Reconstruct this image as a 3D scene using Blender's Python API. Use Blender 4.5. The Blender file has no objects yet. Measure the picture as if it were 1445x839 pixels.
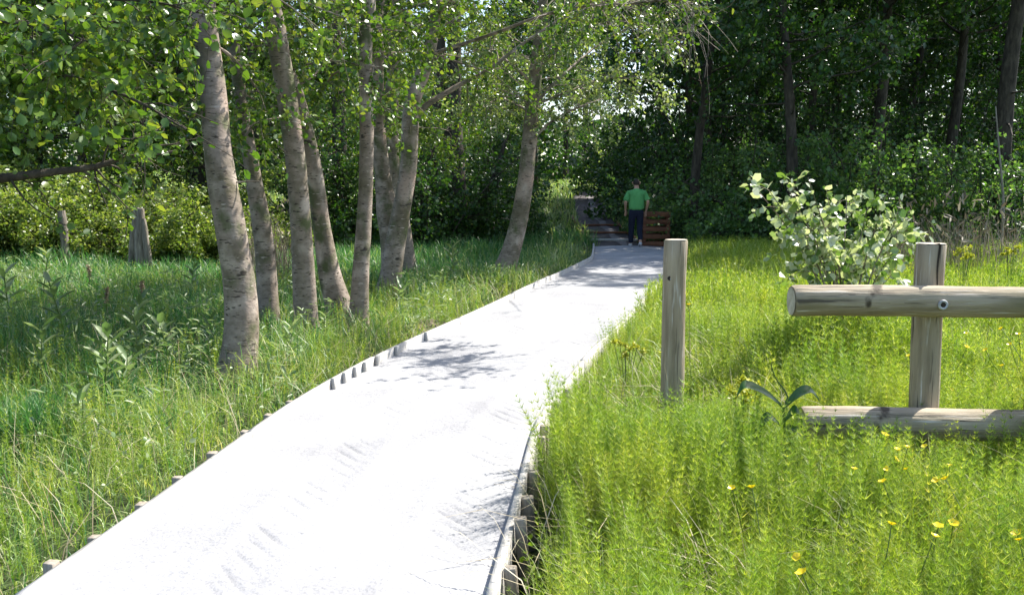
import bpy, math, random
import numpy as np
from mathutils import Vector

rng = np.random.default_rng(7)
random.seed(7)
scn = bpy.context.scene
COL = scn.collection
R = math.radians

# ------------------------------------------------------------------ camera
F_PX, CX, CY = 1244.0, 722.5, 419.5
CAM_H = 1.71
PITCH = math.atan((CY - 257.0) / F_PX)
ca, sa = math.cos(PITCH), math.sin(PITCH)

def ray(px, py):
    u, v = (px - CX) / F_PX, (CY - py) / F_PX
    return np.array([u, ca + v * sa, -sa + v * ca])

def at(px, py, z=0.0):
    d = ray(px, py)
    return np.array([0, 0, CAM_H]) + d * ((z - CAM_H) / d[2])

def at_y(px, py, y):
    d = ray(px, py)
    return np.array([0, 0, CAM_H]) + d * (y / d[1])

# sun
SUN_AZ, SUN_EL = R(52), R(50)
SUN = np.array([math.sin(SUN_AZ) * math.cos(SUN_EL), math.cos(SUN_AZ) * math.cos(SUN_EL), math.sin(SUN_EL)])

# ------------------------------------------------------------------ mesh helpers
class MB:
    def __init__(self):
        self.parts = []
        self.n = 0
    def add(self, v, f, mi=0):
        v = np.asarray(v, float).reshape(-1, 3)
        f = np.asarray(f, np.int64)
        self.parts.append((v, f + self.n, mi))
        self.n += len(v)
    def mesh(self, name, mats, smooth=True):
        me = bpy.data.meshes.new(name)
        v = np.concatenate([p[0] for p in self.parts])
        lo = np.concatenate([p[1].ravel() for p in self.parts])
        tot = np.concatenate([np.full(len(p[1]), p[1].shape[1]) for p in self.parts])
        mi = np.concatenate([np.full(len(p[1]), p[2]) for p in self.parts])
        st = np.concatenate([[0], np.cumsum(tot)[:-1]])
        me.vertices.add(len(v)); me.vertices.foreach_set('co', v.astype(np.float32).ravel())
        me.loops.add(len(lo)); me.loops.foreach_set('vertex_index', lo.astype(np.int32))
        me.polygons.add(len(tot))
        me.polygons.foreach_set('loop_start', st.astype(np.int32))
        me.polygons.foreach_set('loop_total', tot.astype(np.int32))
        for m in (mats if isinstance(mats, (list, tuple)) else [mats]):
            me.materials.append(m)
        me.polygons.foreach_set('material_index', mi.astype(np.int32))
        if smooth:
            me.polygons.foreach_set('use_smooth', np.ones(len(tot), bool))
        me.update(calc_edges=True); me.validate()
        return me
    def build(self, name, mats, parent=None, smooth=True, loc=None):
        o = bpy.data.objects.new(name, self.mesh(name, mats, smooth))
        COL.objects.link(o)
        if parent is not None:
            o.parent = parent
        if loc is not None:
            o.location = loc
        return o

def tag(o, label=None, cat=None, group=None, kind=None):
    if label: o['label'] = label
    if cat: o['category'] = cat
    if group: o['group'] = group
    if kind: o['kind'] = kind
    return o

def empty(name, loc=(0, 0, 0), rz=0.0):
    o = bpy.data.objects.new(name, None)
    o.empty_display_size = 0.2
    COL.objects.link(o)
    o.location = loc
    o.rotation_euler = (0, 0, rz)
    return o

def copy_tree(o, parent=None):
    c = o.copy(); COL.objects.link(c)
    c.parent = parent
    for ch in list(o.children):
        copy_tree(ch, c)
    return c

def norm(v):
    v = np.asarray(v, float)
    return v / (np.linalg.norm(v, axis=-1, keepdims=True) + 1e-9)

def spline(pts, n):
    """Catmull-Rom through pts (k x d), n samples."""
    p = np.asarray(pts, float)
    p = np.vstack([2 * p[0] - p[1], p, 2 * p[-1] - p[-2]])
    k = len(p) - 3
    t = np.linspace(0, k - 1e-6, n)
    i = t.astype(int); u = (t - i)[:, None]
    a, b, c, d = p[i], p[i + 1], p[i + 2], p[i + 3]
    return 0.5 * (2 * b + (c - a) * u + (2 * a - 5 * b + 4 * c - d) * u**2 + (3 * b - a - 3 * c + d) * u**3)

def tube(mb, pts, rad, sides=6, mi=0, rough=0.0, cap=True, seed=0):
    pts = np.asarray(pts, float); n = len(pts)
    rad = np.broadcast_to(np.asarray(rad, float), (n,))
    t = np.gradient(pts, axis=0); t = norm(t)
    ref = np.array([0.0, 0, 1]) if abs(t[0][2]) < 0.9 else np.array([1.0, 0, 0])
    x = norm(np.cross(ref, t[0])); X = np.empty((n, 3))
    for i in range(n):
        x = x - t[i] * np.dot(x, t[i]); x = x / (np.linalg.norm(x) + 1e-9); X[i] = x
    Y = np.cross(t, X)
    ang = np.linspace(0, 2 * math.pi, sides, endpoint=False)
    rr = rad[:, None] * np.ones((1, sides))
    if rough:
        r2 = np.random.default_rng(seed)
        ph = r2.uniform(0, 6.28, 6)
        s = np.arange(n)[:, None]
        rr = rr * (1 + rough * (np.sin(2 * ang + ph[0] + s * 0.11) * 0.5 + np.sin(3 * ang + ph[1] - s * 0.17) * 0.4
                                + np.sin(s * 0.45 + ph[2]) * 0.35 + np.sin(s * 0.9 + ang + ph[3]) * 0.25) + r2.normal(0, rough * 0.25, (n, sides)))
    v = pts[:, None, :] + rr[..., None] * (np.cos(ang)[None, :, None] * X[:, None, :] + np.sin(ang)[None, :, None] * Y[:, None, :])
    i = np.arange(n - 1)[:, None]; j = np.arange(sides)[None, :]
    jn = (j + 1) % sides
    f = np.stack([i * sides + j + 0 * jn, i * sides + jn, (i + 1) * sides + jn, (i + 1) * sides + j], -1).reshape(-1, 4)
    mb.add(v.reshape(-1, 3), f, mi)
    if cap:
        for e, k in ((0, 0), (n - 1, 1)):
            ring = v[e]
            vv = np.vstack([ring, pts[e][None]])
            a = np.arange(sides); b = (a + 1) % sides
            ff = np.stack([b, a, np.full(sides, sides)], -1) if k == 0 else np.stack([a, b, np.full(sides, sides)], -1)
            mb.add(vv, ff, mi)

def box(mb, c, s, mi=0, rz=0.0, bev=0.0):
    """bevelled box centred at c with size s."""
    hx, hy, hz = s[0] / 2, s[1] / 2, s[2] / 2
    if bev <= 0:
        v = np.array([[x, y, z] for z in (-hz, hz) for y in (-hy, hy) for x in (-hx, hx)])
        f = [[0, 2, 3, 1], [4, 5, 7, 6], [0, 1, 5, 4], [2, 6, 7, 3], [0, 4, 6, 2], [1, 3, 7, 5]]
        fs = [np.array(f)]
    else:
        import bmesh
        bm = bmesh.new()
        bmesh.ops.create_cube(bm, size=1.0)
        for vv in bm.verts:
            vv.co = Vector((vv.co.x * s[0], vv.co.y * s[1], vv.co.z * s[2]))
        bmesh.ops.bevel(bm, geom=list(bm.edges), offset=bev, segments=1, affect='EDGES')
        bm.verts.ensure_lookup_table()
        v = np.array([vv.co[:] for vv in bm.verts])
        d = {}
        for fc in bm.faces:
            d.setdefault(len(fc.verts), []).append([q.index for q in fc.verts])
        bm.free()
        fs = [np.array(q) for q in d.values()]
    cz, sz = math.cos(rz), math.sin(rz)
    M = np.array([[cz, -sz, 0], [sz, cz, 0], [0, 0, 1]])
    v = v @ M.T + np.asarray(c)
    n0 = mb.n
    first = True
    for f in fs:
        if first:
            mb.add(v, f, mi); first = False
        else:
            mb.parts.append((np.zeros((0, 3)), f + n0, mi))

def scatter(mb, T, F, pos, ax, nrm, scale, mi=0):
    """instances of template T (verts, y = length axis, z = normal) as real mesh."""
    ax = norm(ax); nrm = nrm - ax * np.sum(ax * nrm, -1, keepdims=True); nrm = norm(nrm)
    xx = np.cross(ax, nrm)
    M = np.stack([xx, ax, nrm], -1)
    sc = np.asarray(scale, float)
    if sc.ndim == 1: sc = np.repeat(sc[:, None], 3, 1)
    v = np.einsum('nij,nkj->nki', M, T[None] * sc[:, None, :]) + pos[:, None, :]
    N, K = len(pos), len(T)
    off = (np.arange(N) * K)[:, None, None]
    mb.add(v.reshape(-1, 3), (F[None] + off).reshape(-1, F.shape[1]), mi)

LEAF_T = np.array([[0, 0, 0], [.30, .28, .07], [.36, .66, .05], [0, 1, -.06], [-.36, .66, .05], [-.30, .28, .07]])
LEAF_F = np.array([[0, 1, 2, 3], [0, 3, 4, 5]])
LEAF2_T = np.array([[0, 0, 0], [.36, .5, .08], [0, 1, -.05], [-.36, .5, .08]])
LEAF2_F = np.array([[0, 1, 2], [0, 2, 3]])
LANCE_T = np.array([[0, 0, 0], [.11, .3, .03], [.10, .65, .02], [0, 1, -.14], [-.10, .65, .02], [-.11, .3, .03]])

# ------------------------------------------------------------------ materials
def new_mat(name):
    m = bpy.data.materials.new(name); m.use_nodes = True
    nt = m.node_tree; nt.nodes.clear()
    out = nt.nodes.new('ShaderNodeOutputMaterial')
    return m, nt, out

def ramp(nt, fac, stops):
    r = nt.nodes.new('ShaderNodeValToRGB')
    el = r.color_ramp.elements
    while len(el) > 1: el.remove(el[-1])
    el[0].position = stops[0][0]; el[0].color = (*stops[0][1], 1)
    for p, c in stops[1:]:
        e = el.new(p); e.color = (*c, 1)
    nt.links.new(fac, r.inputs[0])
    return r.outputs[0]

def leaf_mat(name, stops, trans=0.4, tmul=(1.5, 1.5, .7), rough=0.38, spec=0.5, patches=None):
    m, nt, out = new_mat(name)
    g = nt.nodes.new('ShaderNodeNewGeometry')
    c = ramp(nt, g.outputs['Random Per Island'], stops)
    for ps, lo, hi, pc in (patches or ()):
        # whole plants and patches of another growth colour, plus painted sunlit patches in grass
        tc = nt.nodes.new('ShaderNodeTexCoord'); mp = nt.nodes.new('ShaderNodeMapping')
        mp.inputs['Scale'].default_value = (1, 1, .15); mp.inputs['Location'].default_value = (ps * 3.1, ps * 1.7, 0)
        nt.links.new(tc.outputs['Object'], mp.inputs[0])
        nz = nt.nodes.new('ShaderNodeTexNoise'); nz.inputs['Scale'].default_value = ps; nz.inputs['Detail'].default_value = 3
        nt.links.new(mp.outputs[0], nz.inputs['Vector'])
        mr = nt.nodes.new('ShaderNodeMapRange'); mr.inputs[1].default_value = lo; mr.inputs[2].default_value = hi; mr.inputs[4].default_value = .8
        nt.links.new(nz.outputs[0], mr.inputs[0])
        mm = nt.nodes.new('ShaderNodeMix'); mm.data_type = 'RGBA'; mm.blend_type = 'MULTIPLY'
        nt.links.new(mr.outputs[0], mm.inputs[0]); nt.links.new(c, mm.inputs[6]); mm.inputs[7].default_value = (*pc, 1)
        c = mm.outputs[2]
    p = nt.nodes.new('ShaderNodeBsdfPrincipled')
    p.inputs['Roughness'].default_value = rough
    p.inputs['Specular IOR Level'].default_value = spec
    nt.links.new(c, p.inputs['Base Color'])
    t = nt.nodes.new('ShaderNodeBsdfTranslucent')
    mx = nt.nodes.new('ShaderNodeMix'); mx.data_type = 'RGBA'; mx.blend_type = 'MULTIPLY'
    mx.inputs[0].default_value = 1.0
    nt.links.new(c, mx.inputs[6]); mx.inputs[7].default_value = (*tmul, 1)
    nt.links.new(mx.outputs[2], t.inputs['Color'])
    ms = nt.nodes.new('ShaderNodeMixShader'); ms.inputs[0].default_value = trans
    nt.links.new(p.outputs[0], ms.inputs[1]); nt.links.new(t.outputs[0], ms.inputs[2])
    nt.links.new(ms.outputs[0], out.inputs[0])
    return m

def noise_mat(name, stops, scale=5.0, stretch=(1, 1, 1), rough=0.85, bump=0.3, bscale=None, bdist=0.01, detail=8, spec=0.3, extra=None):
    m, nt, out = new_mat(name)
    tc = nt.nodes.new('ShaderNodeTexCoord')
    mp = nt.nodes.new('ShaderNodeMapping'); mp.inputs['Scale'].default_value = stretch
    nt.links.new(tc.outputs['Object'], mp.inputs[0])
    n = nt.nodes.new('ShaderNodeTexNoise'); n.inputs['Scale'].default_value = scale
    n.inputs['Detail'].default_value = detail; n.inputs['Roughness'].default_value = 0.62
    nt.links.new(mp.outputs[0], n.inputs['Vector'])
    c = ramp(nt, n.outputs[0], stops)
    p = nt.nodes.new('ShaderNodeBsdfPrincipled')
    p.inputs['Roughness'].default_value = rough
    p.inputs['Specular IOR Level'].default_value = spec
    if extra:
        c = extra(nt, tc, c)
    nt.links.new(c, p.inputs['Base Color'])
    if bump:
        n2 = nt.nodes.new('ShaderNodeTexNoise'); n2.inputs['Scale'].default_value = bscale or scale * 3
        n2.inputs['Detail'].default_value = 6
        nt.links.new(mp.outputs[0], n2.inputs['Vector'])
        b = nt.nodes.new('ShaderNodeBump'); b.inputs['Strength'].default_value = bump
        b.inputs['Distance'].default_value = bdist
        nt.links.new(n2.outputs[0], b.inputs['Height'])
        nt.links.new(b.outputs[0], p.inputs['Normal'])
    nt.links.new(p.outputs[0], out.inputs[0])
    return m

def blend_noise(col2, scale, lo, hi, stretch=(1, 1, 1)):
    def fn(nt, tc, c):
        mp = nt.nodes.new('ShaderNodeMapping'); mp.inputs['Scale'].default_value = stretch
        nt.links.new(tc.outputs['Object'], mp.inputs[0])
        n = nt.nodes.new('ShaderNodeTexNoise'); n.inputs['Scale'].default_value = scale; n.inputs['Detail'].default_value = 5
        nt.links.new(mp.outputs[0], n.inputs['Vector'])
        mr = nt.nodes.new('ShaderNodeMapRange'); mr.inputs[1].default_value = lo; mr.inputs[2].default_value = hi
        nt.links.new(n.outputs[0], mr.inputs[0])
        mx = nt.nodes.new('ShaderNodeMix'); mx.data_type = 'RGBA'
        nt.links.new(mr.outputs[0], mx.inputs[0]); nt.links.new(c, mx.inputs[6])
        mx.inputs[7].default_value = (*col2, 1)
        return mx.outputs[2]
    return fn

M = {}
def grain(st_dark, st_moss, dark=(.085, .07, .05)):
    def fn(nt, tc, c):
        c = blend_noise((.17, .145, .075), 2.0, .52, .74, st_moss)(nt, tc, c)
        c = blend_noise(dark, 7.0, .57, .66, st_dark)(nt, tc, c)
        c = blend_noise((.5, .46, .40), 9.0, .60, .70, st_dark)(nt, tc, c)
        return blend_noise((.06, .045, .03), 3.2, .70, .74, (1.2, 1.2, 1.2))(nt, tc, c)
    return fn
def lenticels(nt, tc, c):
    c = blend_noise((.10, .085, .05), 1.9, .46, .64)(nt, tc, c)
    c = blend_noise((.40, .335, .28), 3.1, .52, .66)(nt, tc, c)
    c = blend_noise((.34, .24, .19), 2.3, .55, .70, (1, 1, .6))(nt, tc, c)
    c = blend_noise((.085, .095, .04), 3.4, .53, .64, (1, 1, .7))(nt, tc, c)
    c = blend_noise((.055, .042, .032), 6.0, .60, .66, (2.2, 2.2, 9))(nt, tc, c)
    c = blend_noise((.40, .34, .29), 5.0, .64, .72, (1.6, 1.6, 8))(nt, tc, c)
    return blend_noise((.05, .04, .03), 2.6, .66, .71, (1.6, 1.6, 3.2))(nt, tc, c)
M['bark'] = noise_mat('alder bark', [(.25, (.115, .09, .068)), (.5, (.225, .18, .145)), (.75, (.33, .27, .225))],
                      scale=7, stretch=(1, 1, 1.6), rough=.8, bump=.45, bscale=26, bdist=.012, extra=lenticels)
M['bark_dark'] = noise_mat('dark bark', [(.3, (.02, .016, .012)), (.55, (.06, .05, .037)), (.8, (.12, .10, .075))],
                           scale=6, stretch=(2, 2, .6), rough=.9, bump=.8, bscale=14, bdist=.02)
M['bark_pale'] = noise_mat('pale dead stem bark', [(.3, (.13, .115, .09)), (.7, (.30, .27, .23))], scale=8, rough=.85)
LEAFY = [(0, (.035, .085, .012)), (.35, (.06, .135, .018)), (.7, (.095, .17, .024)), (1, (.15, .2, .035))]
M['leaf'] = leaf_mat('alder leaf', LEAFY, trans=.42, tmul=(1.7, 1.55, .6), rough=.33, spec=.6)
M['leaf_gloss'] = leaf_mat('leaf with painted gloss', [(0, (.09, .16, .035)), (.5, (.16, .23, .07)), (1, (.27, .31, .15))], trans=.42, rough=.36, spec=.9)  # base colour brightened to carry the sun's gloss on the leaves
M['leaf_sunlit'] = leaf_mat('bramble leaf with painted sun', [(0, (.06, .115, .018)), (.5, (.125, .19, .032)), (1, (.25, .29, .09))], trans=.5, rough=.35, spec=.55)  # sunlight on the bank is put into this brighter leaf colour
M['sallow_gloss'] = leaf_mat('pale sallow leaf', [(0, (.09, .17, .03)), (.35, (.17, .25, .07)), (.6, (.38, .42, .27)), (1, (.6, .61, .52))], trans=.33, tmul=(1.2, 1.3, .6), rough=.34, spec=.9)  # white leaf reflections put into the base colour beside pale undersides
M['leaf_lit'] = leaf_mat('hazel leaf with painted light', [(0, (.045, .105, .03)), (.5, (.08, .165, .045)), (1, (.15, .23, .08))], trans=.46, tmul=(1.5, 1.6, .6), rough=.36)  # lightened leaf colour paints the light on the front shrubs
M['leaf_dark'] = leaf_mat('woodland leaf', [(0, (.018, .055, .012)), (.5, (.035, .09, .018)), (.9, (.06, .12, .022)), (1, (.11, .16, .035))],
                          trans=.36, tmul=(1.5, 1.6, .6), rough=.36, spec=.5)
M['horsetail'] = leaf_mat('horsetail green', [(0, (.115, .20, .018)), (.4, (.22, .335, .03)), (.8, (.31, .415, .05)), (1, (.47, .51, .15))],
                          trans=.45, tmul=(1.35, 1.3, .6), rough=.5, spec=.35,
                          patches=[(1.6, .45, .62, (.62, .78, .9)), (5.5, .5, .62, (.6, .7, .8)), (2.7, .5, .64, (1.4, 1.15, 1.3)), (8.0, .55, .63, (1.35, 1.2, 1.6))])
M['grass'] = leaf_mat('meadow grass', [(0, (.15, .24, .055)), (.45, (.27, .375, .11)), (.85, (.39, .47, .19)), (1, (.56, .57, .38))],
                      trans=.42, tmul=(1.4, 1.4, .6), rough=.42, spec=.45, patches=[(1.3, .48, .64, (.65, .88, .8)), (4.5, .52, .64, (.65, .8, .75)), (2.2, .46, .60, (1.5, 1.2, 1.5))])  # the brightening patch paints sunlit spots into the grass colour
M['grass_shade'] = leaf_mat('grass with painted shade', [(0, (.035, .12, .035)), (.5, (.07, .20, .055)), (.85, (.12, .255, .075)), (1, (.27, .33, .16))],  # darker, cooler grass copy with the shade put into its colour
                           trans=.38, tmul=(1.3, 1.5, .8), rough=.42, spec=.45, patches=[(1.5, .45, .6, (.55, .75, .8)), (4.5, .5, .6, (.55, .7, .6)), (2.4, .5, .6, (1.7, 1.2, 1.1))])  # the brightening patch here also paints lit spots
M['straw'] = leaf_mat('dry grass stalk', [(0, (.28, .22, .12)), (.6, (.42, .36, .22)), (1, (.55, .5, .36))], trans=.25, tmul=(1, 1, 1), rough=.6)
M['reed'] = leaf_mat('dead brown reed', [(0, (.10, .08, .05)), (.6, (.2, .165, .11)), (1, (.34, .3, .22))], trans=.2, tmul=(1, 1, 1), rough=.7)
M['weed'] = leaf_mat('pale weed leaf', [(0, (.10, .17, .06)), (.6, (.17, .24, .10)), (1, (.26, .31, .17))], trans=.35, tmul=(1.2, 1.3, .8), rough=.42, spec=.5)
M['dock'] = leaf_mat('dock leaf', [(0, (.022, .07, .015)), (1, (.05, .12, .02))], trans=.35, tmul=(1.5, 1.8, .6), rough=.3, spec=.6)
M['stem'] = leaf_mat('green stem', [(0, (.07, .13, .02)), (1, (.12, .18, .04))], trans=.2)
M['russet'] = leaf_mat('russet seed head', [(0, (.16, .12, .07)), (1, (.30, .24, .15))], trans=.3, tmul=(1, 1, 1), rough=.6)
M['petal'] = leaf_mat('buttercup petal', [(0, (.75, .55, .01)), (1, (.85, .68, .02))], trans=.3, tmul=(1, 1, 1), rough=.25, spec=.6)
M['spurge'] = leaf_mat('yellow green bract', [(0, (.28, .33, .02)), (1, (.48, .46, .04))], trans=.4, tmul=(1, 1, .8), rough=.5)
M['wood'] = noise_mat('weathered round timber', [(.25, (.12, .09, .055)), (.5, (.29, .235, .16)), (.75, (.41, .345, .25))],
                      scale=3.2, stretch=(5, 5, .45), rough=.8, bump=.8, bscale=12, bdist=.008,
                      extra=grain((6, 6, .35), (1, 1, .5)))
M['wood_x'] = noise_mat('weathered rail timber', [(.25, (.13, .10, .062)), (.5, (.32, .26, .18)), (.75, (.45, .38, .28))],
                        scale=3.0, stretch=(.45, 5, 5), rough=.8, bump=.8, bscale=12, bdist=.008,
                        extra=grain((.3, 6, 6), (.6, 1.6, 1.6)))
M['endgrain'] = noise_mat('cut timber end', [(.3, (.3, .26, .19)), (.7, (.55, .5, .41))], scale=20, rough=.8, bump=.3)
M['crack'] = noise_mat('dark drying crack', [(.3, (.02, .017, .013)), (.7, (.05, .04, .03))], scale=12, rough=.95, bump=0)
M['steel'] = noise_mat('galvanised bolt', [(.3, (.22, .22, .22)), (.7, (.45, .45, .45))], scale=40, rough=.45, bump=0, spec=.6)
M['board'] = noise_mat('sawn edging board', [(.25, (.27, .255, .23)), (.55, (.40, .385, .36)), (.8, (.50, .49, .47))], scale=3, stretch=(6, .7, 6), rough=.8, bump=.3, bscale=10)
M['stake'] = noise_mat('sawn stake', [(.25, (.16, .13, .10)), (.55, (.30, .26, .21)), (.8, (.42, .39, .34))], scale=5, stretch=(5, 5, .8), rough=.8, bump=.3)
M['rustwood'] = noise_mat('red brown stained timber', [(.25, (.07, .028, .016)), (.55, (.19, .08, .042)), (.8, (.31, .15, .08))], scale=4, stretch=(.8, 4, 4), rough=.75, bump=.3)
M['stump'] = noise_mat('grey dead wood', [(.25, (.07, .058, .045)), (.55, (.22, .19, .155)), (.8, (.38, .34, .29))], scale=5, stretch=(4, 4, .6), rough=.9, bump=.8, bdist=.02)
M['soil'] = noise_mat('bare soil', [(.3, (.05, .04, .028)), (.55, (.13, .105, .075)), (.8, (.26, .22, .17))], scale=9, rough=.95, bump=.8, bdist=.02)
M['mud'] = noise_mat('trodden track soil', [(.3, (.028, .022, .022)), (.55, (.06, .05, .05)), (.8, (.12, .105, .105))], scale=2.2, stretch=(1.6, .5, 1), rough=.8, bump=.6, bdist=.03)
M['ground'] = noise_mat('meadow ground', [(.3, (.022, .03, .010)), (.55, (.04, .062, .016)), (.8, (.075, .095, .03))], scale=1.4, rough=.95, bump=.8, bscale=18, bdist=.03)

def path_material():
    m, nt, out = new_mat('crushed limestone path')
    tc = nt.nodes.new('ShaderNodeTexCoord')
    n = nt.nodes.new('ShaderNodeTexNoise'); n.inputs['Scale'].default_value = 1.3; n.inputs['Detail'].default_value = 8
    nt.links.new(tc.outputs['Object'], n.inputs['Vector'])
    c = ramp(nt, n.outputs[0], [(.3, (.25, .25, .257)), (.6, (.33, .33, .336)), (.8, (.40, .40, .402))])
    v = nt.nodes.new('ShaderNodeTexVoronoi'); v.inputs['Scale'].default_value = 85
    nt.links.new(tc.outputs['Object'], v.inputs['Vector'])
    c2 = ramp(nt, v.outputs['Distance'], [(.0, (1, 1, 1)), (.55, (.93, .93, .93)), (.85, (.6, .6, .61))])
    mx = nt.nodes.new('ShaderNodeMix'); mx.data_type = 'RGBA'; mx.blend_type = 'MULTIPLY'; mx.inputs[0].default_value = .45
    nt.links.new(c, mx.inputs[6]); nt.links.new(c2, mx.inputs[7])
    p = nt.nodes.new('ShaderNodeBsdfPrincipled'); p.inputs['Roughness'].default_value = .9; p.inputs['Specular IOR Level'].default_value = .2
    nt.links.new(mx.outputs[2], p.inputs['Base Color'])
    n3 = nt.nodes.new('ShaderNodeTexNoise'); n3.inputs['Scale'].default_value = 45; n3.inputs['Detail'].default_value = 6
    nt.links.new(tc.outputs['Object'], n3.inputs['Vector'])
    b = nt.nodes.new('ShaderNodeBump'); b.inputs['Strength'].default_value = .45; b.inputs['Distance'].default_value = .012
    nt.links.new(n3.outputs[0], b.inputs['Height'])
    nt.links.new(b.outputs[0], p.inputs['Normal'])
    nt.links.new(p.outputs[0], out.inputs[0])
    return m
M['path'] = path_material()

def plain(name, c, rough=.7, scale=30, var=.12):
    return noise_mat(name, [(.3, tuple(x * (1 - var) for x in c)), (.7, tuple(min(1, x * (1 + var)) for x in c))], scale=scale, rough=rough, bump=.15, bscale=60, bdist=.004)

# ------------------------------------------------------------------ path edges
LE_px = [(50, 839), (190, 738), (310, 650), (400, 583), (487, 537), (575, 490), (616, 472), (680, 443), (756, 405), (837, 367)]
LE = np.array([at(*p)[:2] for p in LE_px])
LE = np.vstack([[LE[0, 0] - .22, 1.6], [LE[0, 0] - .45, -3], LE])[[1, 0] + list(range(2, 2 + len(LE)))]
END_Y = 23.9
LE = np.vstack([LE, [2.25, END_Y]])
def _sm(y, xs, ys): return np.interp(y, ys, xs)
YY = np.linspace(-3, END_Y, 400)
XL_raw = np.interp(YY, LE[:, 1], LE[:, 0])
k = np.exp(-np.linspace(-2, 2, 41)**2); k /= k.sum()
XLs = np.convolve(np.pad(XL_raw, 20, mode='edge'), k, 'valid')
slope = np.gradient(XLs, YY)
XRs = XLs + 1.88 * np.sqrt(1 + slope**2)
def xl(y): return np.interp(y, YY, XLs)
def xr(y): return np.interp(y, YY, XRs)
# track beyond the finished path
TRK = np.array([[2.95, 23.9], [2.9, 27], [2.95, 32], [3.3, 38], [3.6, 43], [4.4, 47], [6.2, 50], [9, 52]])
def trk_x(y): return np.interp(y, TRK[:, 1], TRK[:, 0])

def sstep(a, b, x):
    if a > b: return 1 - sstep(b, a, x)
    t = np.clip((x - a) / (b - a), 0, 1); return t * t * (3 - 2 * t)

def gz(x, y):
    x = np.asarray(x, float); y = np.asarray(y, float)
    z = -0.15 + 0 * x * y
    z = z + 0.055 * np.clip(y - 23, 0, 32) + .004 * np.clip(y - 55, 0, 400)
    z = z + 0.05 * np.sin(x * .7 + 1.3) * np.sin(y * .55) + .025 * np.sin(x * 1.9 + y * 1.3)
    dr = x - xr(y); dl = xl(y) - x
    near = (y < END_Y)
    z = z - np.where(near & (dr > -.1), .16 * np.exp(-np.clip(dr, 0, 9)**2 / .08), 0)
    z = z + np.where(near & (dr > 0), .12 * sstep(.3, 1.4, dr), 0) * (1 - sstep(18, 23, y))
    z = z + .5 * sstep(3, 10, -x - 4) * sstep(10, 20, y)
    under = near & (dr < 0) & (dl < 0)
    z = np.where(under, np.minimum(z, -.22), z)
    # flatten across the track
    tr = (y >= END_Y - .3)
    w = np.exp(-(x - trk_x(y))**2 / 1.2)
    zt = -.06 + 0.055 * np.clip(y - 23.5, 0, 32)
    z = np.where(tr, z * (1 - w) + zt * w, z)
    return z

# ------------------------------------------------------------------ terrain
def build_ground():
    a = np.linspace(-1, 1, 241)
    xs = np.sign(a) * (np.abs(a) * 14 + np.abs(a)**6 * 500)
    b = np.linspace(0, 1, 300)
    ys = -12 + b * 70 + b**7 * 700
    X, Y = np.meshgrid(xs, ys)
    Z = gz(X, Y)
    v = np.stack([X, Y, Z], -1).reshape(-1, 3)
    nx, ny = len(xs), len(ys)
    i = np.arange(ny - 1)[:, None]; j = np.arange(nx - 1)[None]
    f = np.stack([i * nx + j, i * nx + j + 1, (i + 1) * nx + j + 1, (i + 1) * nx + j], -1).reshape(-1, 4)
    mb = MB(); mb.add(v, f)
    o = mb.build('ground', M['ground'])
    tag(o, 'green meadow ground under the grass and trees', 'ground', kind='structure')
build_ground()

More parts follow.
